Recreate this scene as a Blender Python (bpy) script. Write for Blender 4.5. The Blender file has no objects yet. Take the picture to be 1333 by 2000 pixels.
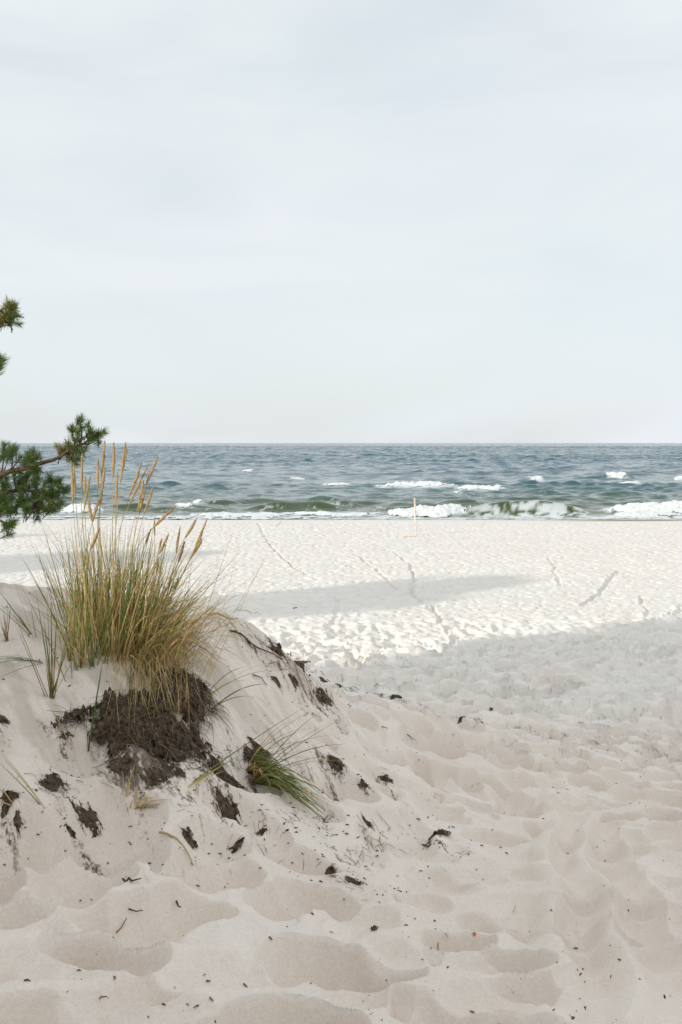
import bpy, math, random
import numpy as np
from mathutils import Vector, Matrix

random.seed(11)
RS = np.random.RandomState(5)
scene = bpy.context.scene
COL = scene.collection

# ------------------------------------------------------------------ camera
CAMZ = 5.3
FPX = 1944.0                      # focal length in pixels of the 2000 px tall photograph
PITCH = math.atan(135.0 / FPX)
cam_d = bpy.data.cameras.new("camera")
cam_d.sensor_fit = 'VERTICAL'
cam_d.sensor_height = 36.0
cam_d.lens = 36.0 * FPX / 2000.0
cam_d.clip_start = 0.05
cam_d.clip_end = 60000.0
cam = bpy.data.objects.new("camera", cam_d)
cam.location = (0, 0, CAMZ)
cam.rotation_euler = (math.pi / 2 - PITCH, 0, 0)
COL.objects.link(cam)
scene.camera = cam

# ------------------------------------------------------------------ world, sun, exposure
SUN_EL = math.radians(18.0)
SUN_H = Vector((-0.77, -0.64)).normalized()            # horizontal direction towards the sun
world = bpy.data.worlds.new("World")
scene.world = world
world.use_nodes = True
wn, wl = world.node_tree.nodes, world.node_tree.links
wn.clear()
w_out = wn.new('ShaderNodeOutputWorld')
w_bg = wn.new('ShaderNodeBackground')
w_bg.inputs['Strength'].default_value = 0.103
w_sky = wn.new('ShaderNodeTexSky')
w_sky.sky_type = 'NISHITA'
w_sky.sun_disc = False
w_sky.sun_elevation = SUN_EL
w_sky.sun_rotation = math.atan2(SUN_H.x, SUN_H.y) % (2 * math.pi)
w_sky.air_density = 1.0
w_sky.dust_density = 1.5
w_tc = wn.new('ShaderNodeTexCoord')
w_map = wn.new('ShaderNodeMapping')
w_map.inputs['Scale'].default_value = (1.1, 1.1, 4.2)
w_map.inputs['Rotation'].default_value = (0.10, -0.30, 0.35)
w_map.inputs['Location'].default_value = (0.6, 0.2, 0.0)
w_n1 = wn.new('ShaderNodeTexNoise')
w_n1.inputs['Scale'].default_value = 2.3
w_n1.inputs['Detail'].default_value = 5.0
w_n1.inputs['Roughness'].default_value = 0.5
w_n1.inputs['Distortion'].default_value = 0.5
w_n2 = wn.new('ShaderNodeTexNoise')
w_n2.inputs['Scale'].default_value = 3.1
w_n2.inputs['Detail'].default_value = 3.0
w_ramp = wn.new('ShaderNodeValToRGB')
w_ramp.color_ramp.elements[0].position = 0.30
w_ramp.color_ramp.elements[0].color = (0.80,) * 3 + (1,)
w_ramp.color_ramp.elements[1].position = 0.62
w_ramp.color_ramp.elements[1].color = (1.0,) * 3 + (1,)
w_tint = wn.new('ShaderNodeMix')
w_tint.data_type = 'RGBA'
w_tint.inputs['A'].default_value = (6.25, 6.80, 6.90, 1)
w_tint.inputs['B'].default_value = (6.55, 6.80, 7.15, 1)
w_mix = wn.new('ShaderNodeMix')
w_mix.data_type = 'RGBA'
wl.new(w_tc.outputs['Generated'], w_map.inputs['Vector'])
wl.new(w_map.outputs['Vector'], w_n1.inputs['Vector'])
wl.new(w_map.outputs['Vector'], w_n2.inputs['Vector'])
wl.new(w_n1.outputs['Fac'], w_ramp.inputs['Fac'])
wl.new(w_n2.outputs['Fac'], w_tint.inputs['Factor'])
wl.new(w_ramp.outputs['Color'], w_mix.inputs['Factor'])
w_gain = wn.new('ShaderNodeVectorMath')
w_gain.operation = 'SCALE'
w_gain.inputs['Scale'].default_value = 1.15
wl.new(w_sky.outputs['Color'], w_gain.inputs[0])
wl.new(w_gain.outputs['Vector'], w_mix.inputs['A'])
wl.new(w_tint.outputs['Result'], w_mix.inputs['B'])
wl.new(w_mix.outputs['Result'], w_bg.inputs['Color'])
wl.new(w_bg.outputs['Background'], w_out.inputs['Surface'])

sun_d = bpy.data.lights.new("sun", 'SUN')
sun_d.energy = 2.0
sun_d.angle = math.radians(0.8)
sun_d.color = (1.0, 0.955, 0.86)
sun = bpy.data.objects.new("sun", sun_d)
to_sun = Vector((SUN_H.x * math.cos(SUN_EL), SUN_H.y * math.cos(SUN_EL), math.sin(SUN_EL)))
sun.rotation_euler = to_sun.to_track_quat('Z', 'Y').to_euler()
sun.location = to_sun * 60
COL.objects.link(sun)

scene.view_settings.view_transform = 'Standard'
scene.view_settings.look = 'None'
scene.view_settings.exposure = 0.32
scene.view_settings.gamma = 1.0
scene.view_settings.use_curve_mapping = False

# ------------------------------------------------------------------ helpers
def ray(u, v):
    cx, cy = (u - 666.5) / FPX, (1000.0 - v) / FPX
    return Vector((cx, math.cos(PITCH) + cy * math.sin(PITCH), -math.sin(PITCH) + cy * math.cos(PITCH)))

def at(u, v, d):
    """the point of the place that shows at photo pixel (u, v) when it stands d metres ahead"""
    r = ray(u, v)
    return Vector((0, 0, CAMZ)) + r * (d / r.y)

def hash2(ix, iy, seed):
    n = (ix.astype(np.int64) * 374761393 + iy.astype(np.int64) * 668265263 + seed * 97471157) & 0xffffffff
    n = ((n ^ (n >> 13)) * 1274126177) & 0xffffffff
    n = ((n ^ (n >> 15)) * 2246822519) & 0xffffffff
    return ((n ^ (n >> 16)) & 0xffffffff) / 4294967296.0

def vnoise(x, y, seed=0):
    ix, iy = np.floor(x), np.floor(y)
    fx, fy = x - ix, y - iy
    fx, fy = fx * fx * fx * (fx * (fx * 6 - 15) + 10), fy * fy * fy * (fy * (fy * 6 - 15) + 10)
    a, b = hash2(ix, iy, seed), hash2(ix + 1, iy, seed)
    c, d = hash2(ix, iy + 1, seed), hash2(ix + 1, iy + 1, seed)
    return (a + (b - a) * fx) * (1 - fy) + (c + (d - c) * fx) * fy

def fbm(x, y, seed=0, octs=4, gain=0.5):
    s, a, t = 0.0, 1.0, 0.0
    for k in range(octs):
        s = s + a * vnoise(x * 2 ** k + 17.3 * k, y * 2 ** k - 9.1 * k, seed + k)
        t += a
        a *= gain
    return s / t

def sstep(a, b, x):
    t = np.clip((x - a) / (b - a), 0, 1)
    return t * t * (3 - 2 * t)

def mesh_obj(name, verts, faces, mat, parent=None, smooth=True, mats=None, midx=None):
    me = bpy.data.meshes.new(name)
    me.from_pydata([tuple(v) for v in verts], [], faces)
    if smooth:
        me.polygons.foreach_set('use_smooth', [True] * len(me.polygons))
    for m in (mats or [mat]):
        me.materials.append(m)
    if midx is not None:
        me.polygons.foreach_set('material_index', midx)
    me.update()
    o = bpy.data.objects.new(name, me)
    COL.objects.link(o)
    if parent is not None:
        o.parent = parent
        o.matrix_parent_inverse = Matrix.Translation(-parent.location)
    return o

def grid_obj(name, X, Y, Z, mat, keep=None, attrs=None):
    """a heightfield sheet from 2-D arrays; keep = bool per quad"""
    nr, nc = X.shape
    idx = np.arange(nr * nc, dtype=np.int32).reshape(nr, nc)
    q = np.stack([idx[:-1, :-1], idx[:-1, 1:], idx[1:, 1:], idx[1:, :-1]], -1).reshape(-1, 4)
    if keep is not None:
        q = q[keep.reshape(-1)]
        used = np.unique(q)
        remap = np.full(nr * nc, -1, np.int32)
        remap[used] = np.arange(len(used), dtype=np.int32)
        q = remap[q]
    else:
        used = np.arange(nr * nc)
    co = np.stack([X.ravel()[used], Y.ravel()[used], Z.ravel()[used]], -1).astype(np.float32)
    me = bpy.data.meshes.new(name)
    me.vertices.add(len(co))
    me.vertices.foreach_set('co', co.ravel())
    me.loops.add(q.size)
    me.loops.foreach_set('vertex_index', q.ravel().astype(np.int32))
    me.polygons.add(len(q))
    me.polygons.foreach_set('loop_start', np.arange(0, q.size, 4, dtype=np.int32))
    me.polygons.foreach_set('loop_total', np.full(len(q), 4, dtype=np.int32))
    me.polygons.foreach_set('use_smooth', np.ones(len(q), dtype=bool))
    me.update(calc_edges=True)
    for k, A in (attrs or {}).items():
        a = me.attributes.new(k, 'FLOAT', 'POINT')
        a.data.foreach_set('value', A.ravel()[used].astype(np.float32))
    me.materials.append(mat)
    o = bpy.data.objects.new(name, me)
    COL.objects.link(o)
    return o

def tag(o, label=None, cat=None, group=None, kind=None):
    for k, val in (('label', label), ('category', cat), ('group', group), ('kind', kind)):
        if val:
            o[k] = val
    return o

def empty(name, loc, label, cat, group=None):
    o = bpy.data.objects.new(name, None)
    o.location = loc
    o.empty_display_size = 0.1
    COL.objects.link(o)
    return tag(o, label, cat, group)

# ------------------------------------------------------------------ materials
def new_mat(name):
    m = bpy.data.materials.new(name)
    m.use_nodes = True
    return m, m.node_tree.nodes, m.node_tree.links, m.node_tree.nodes['Principled BSDF']

def noise_mat(name, c0, c1, scale=20.0, rough=0.8, transl=0.0, bump=0.0, stretch=(1, 1, 1), spec=0.2, lo=0.35, hi=0.65):
    m, n, l, p = new_mat(name)
    tc = n.new('ShaderNodeTexCoord')
    mp = n.new('ShaderNodeMapping')
    mp.inputs['Scale'].default_value = stretch
    nz = n.new('ShaderNodeTexNoise')
    nz.inputs['Scale'].default_value = scale
    nz.inputs['Detail'].default_value = 4
    r = n.new('ShaderNodeValToRGB')
    r.color_ramp.elements[0].position, r.color_ramp.elements[1].position = lo, hi
    r.color_ramp.elements[0].color = (*c0, 1)
    r.color_ramp.elements[1].color = (*c1, 1)
    l.new(tc.outputs['Object'], mp.inputs['Vector'])
    l.new(mp.outputs['Vector'], nz.inputs['Vector'])
    l.new(nz.outputs['Fac'], r.inputs['Fac'])
    l.new(r.outputs['Color'], p.inputs['Base Color'])
    p.inputs['Roughness'].default_value = rough
    p.inputs['Specular IOR Level'].default_value = spec
    if bump:
        b = n.new('ShaderNodeBump')
        b.inputs['Strength'].default_value = bump
        b.inputs['Distance'].default_value = 0.01
        l.new(nz.outputs['Fac'], b.inputs['Height'])
        l.new(b.outputs['Normal'], p.inputs['Normal'])
    if transl:
        t = n.new('ShaderNodeBsdfTranslucent')
        mx = n.new('ShaderNodeMixShader')
        mx.inputs['Fac'].default_value = transl
        l.new(r.outputs['Color'], t.inputs['Color'])
        l.new(p.outputs['BSDF'], mx.inputs[1])
        l.new(t.outputs['BSDF'], mx.inputs[2])
        l.new(mx.outputs['Shader'], n['Material Output'].inputs['Surface'])
    return m

M_GREEN = noise_mat('marram_green', (0.11, 0.165, 0.040), (0.20, 0.26, 0.07), 9, 0.6, 0.25)
M_DEEPGREEN = noise_mat('marram_deep_green', (0.060, 0.115, 0.038), (0.115, 0.185, 0.060), 9, 0.55, 0.2)
M_OLIVE = noise_mat('marram_olive', (0.25, 0.24, 0.07), (0.40, 0.35, 0.12), 8, 0.6, 0.25)
M_STRAW = noise_mat('marram_straw', (0.50, 0.35, 0.14), (0.72, 0.54, 0.27), 8, 0.65, 0.25)
M_BROWN = noise_mat('marram_brown', (0.24, 0.14, 0.055), (0.44, 0.28, 0.125), 8, 0.7, 0.2)
M_PALE = noise_mat('dry_leaf_pale', (0.52, 0.38, 0.19), (0.68, 0.54, 0.32), 14, 0.65, 0.2)
M_HEAD = noise_mat('seed_head', (0.50, 0.335, 0.145), (0.74, 0.55, 0.29), 130, 0.8, 0.25, 0.6, (1, 1, 0.35))
M_THATCH = noise_mat('root_thatch', (0.030, 0.022, 0.016), (0.26, 0.205, 0.155), 60, 0.95, 0, 1.0, (1, 1, 1), .1, .32, .72)
M_ROOT = noise_mat('root_peat', (0.026, 0.017, 0.011), (0.19, 0.138, 0.095), 42, 0.95, 0, 1.0, (1, 1, 1), .1, .32, .75)
M_FIBRE = noise_mat('root_fibre', (0.050, 0.034, 0.024), (0.150, 0.108, 0.075), 18, 0.9)
M_FIBREGREY = noise_mat('root_fibre_grey', (0.14, 0.115, 0.095), (0.26, 0.215, 0.175), 18, 0.9)
M_TWIG = noise_mat('twig', (0.060, 0.034, 0.020), (0.150, 0.088, 0.050), 40, 0.85, 0, 0.5)
M_REDTWIG = noise_mat('red_twig', (0.16, 0.055, 0.025), (0.26, 0.10, 0.05), 40, 0.8)
M_ORANGE = noise_mat('rose_hip', (0.60, 0.13, 0.03), (0.75, 0.22, 0.05), 60, 0.45)
M_BARK = noise_mat('pine_bark', (0.075, 0.050, 0.036), (0.200, 0.140, 0.100), 35, 0.9, 0, 1.0, (1, 1, 3))
M_NEEDLE = noise_mat('pine_needle', (0.075, 0.135, 0.032), (0.155, 0.225, 0.055), 7, 0.45, 0.15)
M_NEEDLE2 = noise_mat('pine_needle_olive', (0.17, 0.185, 0.040), (0.30, 0.28, 0.075), 7, 0.5, 0.2)
M_CROWN = noise_mat('far_pine_crown', (0.03, 0.055, 0.02), (0.07, 0.10, 0.03), 2, 0.6)
M_BUD = noise_mat('pine_bud', (0.16, 0.075, 0.040), (0.26, 0.13, 0.07), 40, 0.7)

def sand_mat():
    m, n, l, p = new_mat('dune_sand')
    tc = n.new('ShaderNodeTexCoord')
    def nz(scale, detail, rough=0.5, vec=None):
        k = n.new('ShaderNodeTexNoise')
        k.inputs['Scale'].default_value = scale
        k.inputs['Detail'].default_value = detail
        k.inputs['Roughness'].default_value = rough
        l.new(vec or tc.outputs['Object'], k.inputs['Vector'])
        return k
    def mix(fac, a, b, blend='MIX'):
        k = n.new('ShaderNodeMix')
        k.data_type = 'RGBA'
        k.blend_type = blend
        for s, v in (('Factor', fac), ('A', a), ('B', b)):
            if hasattr(v, 'links'):
                l.new(v, k.inputs[s])
            elif isinstance(v, tuple):
                k.inputs[s].default_value = (*v, 1)
            else:
                k.inputs[s].default_value = v
        return k.outputs['Result']
    def ramp(src, p0, p1, c0=(0, 0, 0), c1=(1, 1, 1)):
        k = n.new('ShaderNodeValToRGB')
        k.color_ramp.elements[0].position, k.color_ramp.elements[1].position = p0, p1
        k.color_ramp.elements[0].color, k.color_ramp.elements[1].color = (*c0, 1), (*c1, 1)
        l.new(src, k.inputs['Fac'])
        return k.outputs['Color']
    def attr(name):
        k = n.new('ShaderNodeAttribute')
        k.attribute_name = name
        return k.outputs['Fac']
    big = nz(0.9, 5, 0.6)
    col = mix(ramp(big.outputs['Fac'], 0.35, 0.65), SAND_A, SAND_B)
    # near sand tinted tan, standing in for warm bounce light; beach sand left white
    dune = mix(ramp(big.outputs['Fac'], 0.35, 0.65), BOUNCE_SAND_A, BOUNCE_SAND_B)
    col = mix(attr('dune'), col, dune)
    grain = nz(260.0, 2, 0.7)
    col = mix(0.55, col, ramp(grain.outputs['Fac'], 0.30, 0.70, (0.88, 0.865, 0.85), (1.11, 1.11, 1.11)), 'MULTIPLY')
    col = mix(0.5, col, ramp(nz(75.0, 3, 0.7).outputs['Fac'], 0.32, 0.68, (0.90, 0.89, 0.88), (1.10, 1.10, 1.10)), 'MULTIPLY')
    # fine dark mineral and plant specks
    spk = n.new('ShaderNodeTexVoronoi')
    spk.inputs['Scale'].default_value = 38.0
    l.new(tc.outputs['Object'], spk.inputs['Vector'])
    sp = ramp(spk.outputs['Distance'], 0.050, 0.085, (1, 1, 1), (0, 0, 0))
    gate = ramp(nz(2.3, 3).outputs['Fac'], 0.53, 0.64)
    spf = mix(1.0, sp, gate, 'MULTIPLY')
    col = mix(spf, col, (0.15, 0.105, 0.07))
    # humus stain on the slope under the grass
    def streak(sx, sy, detail):
        m1 = n.new('ShaderNodeMapping')
        m1.inputs['Rotation'].default_value = (0, 0, math.atan2(.83, .55))
        m2 = n.new('ShaderNodeMapping')
        m2.inputs['Scale'].default_value = (sx, sy, .4 * sx)
        l.new(tc.outputs['Object'], m1.inputs['Vector'])
        l.new(m1.outputs['Vector'], m2.inputs['Vector'])
        return nz(1.0, detail, 0.68, m2.outputs['Vector']).outputs['Fac']
    def math_(op, a, b):
        k = n.new('ShaderNodeMath')
        k.operation = op
        for i, v in enumerate((a, b)):
            if hasattr(v, 'links'):
                l.new(v, k.inputs[i])
            else:
                k.inputs[i].default_value = v
        return k.outputs[0]
    st = attr('stain')
    amt = math_('ADD', math_('ADD', math_('MULTIPLY', streak(7.0, 26.0, 6), .62), math_('MULTIPLY', nz(38.0, 4, 0.7).outputs['Fac'], .38)), math_('MULTIPLY', st, .17))
    dark = math_('MULTIPLY', ramp(amt, 0.585, 0.665), math_('MINIMUM', math_('MULTIPLY', st, 2.2), 1.0))
    col = mix(dark, col, (0.090, 0.064, 0.044))
    damp = attr('damp')
    col = mix(damp, col, (0.43, 0.355, 0.285))
    wet = attr('wet')
    col = mix(wet, col, (0.36, 0.28, 0.215))
    l.new(col, p.inputs['Base Color'])
    p.inputs['Roughness'].default_value = 0.95
    p.inputs['Specular IOR Level'].default_value = 0.08
    b1 = n.new('ShaderNodeBump')
    b1.inputs['Strength'].default_value = 0.6
    b1.inputs['Distance'].default_value = 0.004
    l.new(grain.outputs['Fac'], b1.inputs['Height'])
    b2 = n.new('ShaderNodeBump')
    b2.inputs['Strength'].default_value = 0.45
    b2.inputs['Distance'].default_value = 0.010
    l.new(nz(42.0, 4, 0.6).outputs['Fac'], b2.inputs['Height'])
    l.new(b1.outputs['Normal'], b2.inputs['Normal'])
    l.new(b2.outputs['Normal'], p.inputs['Normal'])
    return m
SAND_A, SAND_B = (0.815, 0.768, 0.708), (0.865, 0.824, 0.772)
BOUNCE_SAND_A, BOUNCE_SAND_B = (0.80, 0.705, 0.620), (0.875, 0.79, 0.71)  # tan that carries the warm bounce light of the near sand
M_SAND = sand_mat()

# ------------------------------------------------------------------ the lie of the land
SEA = 0.0
BY = np.array([-60, -30, -8, 0, 1.5, 2.7, 5, 7.5, 9.7, 13, 19, 28, 36, 52, 61, 65.2, 68.2, 74, 90, 130, 400], float)
BZ = np.array([1.4, 1.2, 0.1, -1.30, -1.45, -1.62, -2.12, -2.72, -3.18, -3.70, -4.28, -4.80, -4.98, -5.05, -5.07, -5.12, -5.30, -5.62, -6.4, -8, -9], float) + CAMZ  # unseen rise behind the camera, added to bounce warm light forward
_m = np.zeros_like(BY)
_s = np.diff(BZ) / np.diff(BY)
for i in range(1, len(BY) - 1):
    _m[i] = 0.0 if _s[i - 1] * _s[i] <= 0 else 2 * _s[i - 1] * _s[i] / (_s[i - 1] + _s[i])
def base_z(y):
    y = np.clip(y, BY[0], BY[-1])
    k = np.clip(np.searchsorted(BY, y) - 1, 0, len(BY) - 2)
    h = BY[k + 1] - BY[k]
    t = (y - BY[k]) / h
    return ((2 * t ** 3 - 3 * t ** 2 + 1) * BZ[k] + (t ** 3 - 2 * t ** 2 + t) * h * _m[k]
            + (-2 * t ** 3 + 3 * t ** 2) * BZ[k + 1] + (t ** 3 - t ** 2) * h * _m[k + 1])

# the grass mound: points read off the photograph, (u, v, metres ahead)
CTRL_PX = [(0, 1145, 7.4), (60, 1148, 7.4), (150, 1165, 7.3), (0, 1250, 6.1), (60, 1262, 5.9), (90, 1355, 5.05), (150, 1302, 5.35),
           (200, 1262, 5.7), (260, 1250, 5.75), (330, 1228, 6.1), (400, 1196, 6.9), (455, 1212, 7.05), (520, 1240, 7.25),
           (600, 1310, 7.8), (700, 1345, 8.6), (785, 1370, 9.5), (870, 1405, 10.6),
           (330, 1290, 5.55), (400, 1300, 5.75), (500, 1345, 6.25), (600, 1430, 6.1), (700, 1430, 7.2),
           (200, 1370, 5.0), (300, 1400, 4.95), (380, 1420, 5.0), (170, 1460, 4.68), (300, 1480, 4.66), (420, 1480, 4.85),
           (0, 1430, 4.62), (70, 1520, 4.30), (0, 1560, 4.10), (160, 1600, 4.12), (300, 1600, 4.22), (450, 1600, 4.45), (600, 1600, 4.85),
           (0, 1720, 3.62), (200, 1730, 3.62), (400, 1720, 3.85), (550, 1700, 4.15), (690, 1690, 4.42), (780, 1640, 4.95),
           (0, 1880, 3.02), (300, 1880, 3.06), (560, 1880, 3.22), (750, 1505, 6.5), (850, 1450, 8.1), (820, 1560, 5.7), (940, 1500, 7.6),
           (700, 1790, 3.72), (1000, 1800, 3.85)]
cx_, cy_, cr_ = [], [], []
for u, v, d in CTRL_PX:
    p = at(u, v, d)
    cx_.append(p.x); cy_.append(p.y); cr_.append(p.z - float(base_z(np.array([p.y]))[0]))
def _add(x, y, zrel=None):
    cx_.append(x); cy_.append(y)
    cr_.append(0.0 if zrel is None else zrel + CAMZ - float(base_z(np.array([float(y)]))[0]))
for x, y, z in ((-3.2, 4.2, -1.3), (-3.6, 6.2, -1.02), (-5.5, 5.0, -1.05), (-5.5, 7.5, -1.0), (-8, 6, -0.95), (-8, 8.5, -1.2), (-3.4, 8.6, -1.45),
                (-1.3, 9.0, -2.2), (-2.4, 11.5, -2.75), (-5.5, 11.5, -2.5), (-9, 12, -2.6), (-0.6, 9.2, -2.45), (-2.8, 2.6, -1.5), (-6, 2.5, -1.25)):
    _add(x, y, z)
for x, y in ((1.6, 3.0), (1.2, 2.3), (3, 5), (2.6, 7.5), (4, 9), (3, 11), (5, 14), (1.5, 13.5), (0, 16), (-3, 18), (-8, 19), (8, 10), (8, 20), (6, 5), (0, 1), (-4, 0.5),
             (3, 1), (-8, -2), (2, 26), (-8, 28), (12, 30), (-14, 18), (0, -6), (7, -4), (12, 8), (12, 0)):
    _add(x, y)
CXA, CYA, CRA = map(np.array, (cx_, cy_, cr_))
def _phi(r2):
    return np.sqrt(r2 + 0.30)
_A = _phi((CXA[:, None] - CXA) ** 2 + (CYA[:, None] - CYA) ** 2)
_W = np.linalg.solve(_A - 0.004 * np.eye(len(CXA)), CRA)
def mound(x, y):
    s = np.zeros_like(x)
    for a, b, w in zip(CXA, CYA, _W):
        s += w * _phi((x - a) ** 2 + (y - b) ** 2)
    fall = 1 - sstep(14, 26, np.hypot(x + 1, y - 5))
    return s * fall

def smooth_z(x, y):
    return base_z(y) + mound(x, y)

_DS = np.concatenate([np.arange(2.0, 12, 0.025), np.geomspace(12, 75, 300)])
def hit_px(pts, fn):
    """where photo pixels meet the ground: array (n, 3)"""
    pts = np.array(pts, float).reshape(-1, 2)
    out = np.zeros((len(pts), 3))
    for lo in range(0, len(pts), 200):
        rs = [ray(u, v) for u, v in pts[lo:lo + 200]]
        kx = np.array([r.x / r.y for r in rs])[:, None]
        kz = np.array([r.z / r.y for r in rs])[:, None]
        X, Y, Z = kx * _DS, np.repeat(_DS[None], len(rs), 0), CAMZ + kz * _DS
        g = fn(X.ravel(), Y.ravel()).reshape(X.shape)
        below = Z < g
        j = np.where(below.any(1), below.argmax(1), len(_DS) - 1)
        j = np.maximum(j, 1)
        i = np.arange(len(rs))
        a, b = Z[i, j - 1] - g[i, j - 1], g[i, j] - Z[i, j]
        t = np.clip(a / np.where(a + b > 1e-9, a + b, 1), 0, 1)
        for c, A in enumerate((X, Y, g)):
            out[lo:lo + 200, c] = A[i, j - 1] + (A[i, j] - A[i, j - 1]) * t
    return out

# trodden hollows of the foreground that the photograph shows one by one: (u, v, half width px, half depth px, depth m)
HOLLOWS = [(110, 1790, 190, 34, .045), (70, 1880, 200, 38, .06), (420, 1885, 150, 50, .075), (230, 1965, 190, 40, .05), (690, 1945, 90, 45, .075), (790, 1860, 80, 32, .05),
           (930, 1870, 75, 36, .065), (960, 1945, 130, 34, .06), (860, 1790, 90, 28, .035), (1010, 1765, 110, 30, .06), (1180, 1950, 120, 50, .06), (1020, 1603, 42, 22, .06),
           (1290, 1672, 55, 26, .06), (800, 1700, 70, 28, .05), (690, 1800, 55, 30, .05), (420, 1800, 130, 40, .035), (560, 1780, 60, 30, .04), (940, 1690, 60, 22, .04),
           (870, 1600, 50, 20, .04), (1130, 1600, 60, 16, .045), (1200, 1545, 50, 12, .04), (720, 1470, 75, 22, .05), (800, 1560, 45, 18, .03), (1010, 1660, 70, 20, .03),
           (600, 1915, 110, 48, .06), (1310, 1790, 60, 40, .06), (690, 1400, 70, 14, .035), (760, 1430, 80, 14, .035), (620, 1480, 60, 18, .03)]
_hh = hit_px([(h[0], h[1]) for h in HOLLOWS], smooth_z)
_hl = hit_px([(h[0] - h[2], h[1]) for h in HOLLOWS], smooth_z)
_hn = hit_px([(h[0], h[1] + h[3]) for h in HOLLOWS], smooth_z)
HOL = [(p[0], p[1], abs(p[0] - q[0]), max(0.12, abs(p[1] - s[1])), h[4]) for p, q, s, h in zip(_hh, _hl, _hn, HOLLOWS)]

# worn trails: pixel polylines, half width m, depth m
TRAILS = [([(505, 1022), (525, 1062), (570, 1105), (618, 1132)], .075, .09), ([(540, 1030), (552, 1018)], .075, .07), ([(700, 1085), (745, 1120), (775, 1150)], .075, .08),
          ([(770, 1078), (800, 1100), (808, 1125), (803, 1160), (845, 1185), (868, 1222), (905, 1275)], .075, .11), ([(835, 1185), (885, 1230), (930, 1280)], .075, .06),
          ([(1205, 1115), (1187, 1132), (1170, 1160), (1138, 1182)], .075, .11), ([(1330, 1180), (1322, 1200), (1333, 1210)], .075, .09),
          ([(1322, 1195), (1270, 1212), (1225, 1230), (1198, 1262), (1194, 1300)], .075, .10), ([(1250, 1165), (1262, 1190), (1266, 1212)], .075, .08), ([(1262, 1230), (1215, 1278)], .075, .07),
          ([(1070, 1085), (1082, 1105), (1092, 1145)], .075, .07), ([(1102, 1085), (1088, 1096)], .075, .08), ([(662, 1170), (650, 1215)], .075, .07), ([(690, 1225), (640, 1235)], .1, .05),
          ([(1115, 1540), (1128, 1640), (1135, 1750), (1160, 1860), (1185, 1990)], .11, .075), ([(1185, 1600), (1205, 1680), (1240, 1760), (1275, 1850), (1300, 1990)], .11, .085)]
TR = []
for pts, w, dep in TRAILS:
    g = hit_px(pts, smooth_z)
    for a, b in zip(g[:-1], g[1:]):
        TR.append((a[0], a[1], b[0], b[1], w, dep))

def smin(a, b, k):
    h = np.maximum(k - np.abs(a - b), 0) / k
    return np.minimum(a, b) - h * h * k * .25

def cell_pits(x, y, cell, seed, rlo, rhi, alo, ahi, ell=1.0, prob=1.0, flat=0.0):
    """min over jittered elliptical paraboloid pits: sharp crests where pits meet"""
    gx, gy = x / cell, y / cell
    ix, iy = np.floor(gx), np.floor(gy)
    best = np.zeros_like(x)
    for dx in (-1, 0, 1):
        for dy in (-1, 0, 1):
            jx, jy = ix + dx, iy + dy
            px = jx + 0.1 + 0.8 * hash2(jx, jy, seed)
            py = jy + 0.1 + 0.8 * hash2(jx, jy, seed + 1)
            r = (rlo + (rhi - rlo) * hash2(jx, jy, seed + 2)) / cell
            A = (alo + (ahi - alo) * hash2(jx, jy, seed + 3)) * r * cell
            A = np.where(hash2(jx, jy, seed + 5) < prob, A, 0)
            th = hash2(jx, jy, seed + 4) * math.pi
            ex, ey = gx - px, gy - py
            c, s = np.cos(th), np.sin(th)
            a, b = ex * c + ey * s, (-ex * s + ey * c) * ell
            e = (a * a + b * b) / (r * r) - 1
            best = np.minimum(best, A * np.maximum(-1, flat * e)) if flat else smin(best, A * e, .006)
    return best

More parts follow.
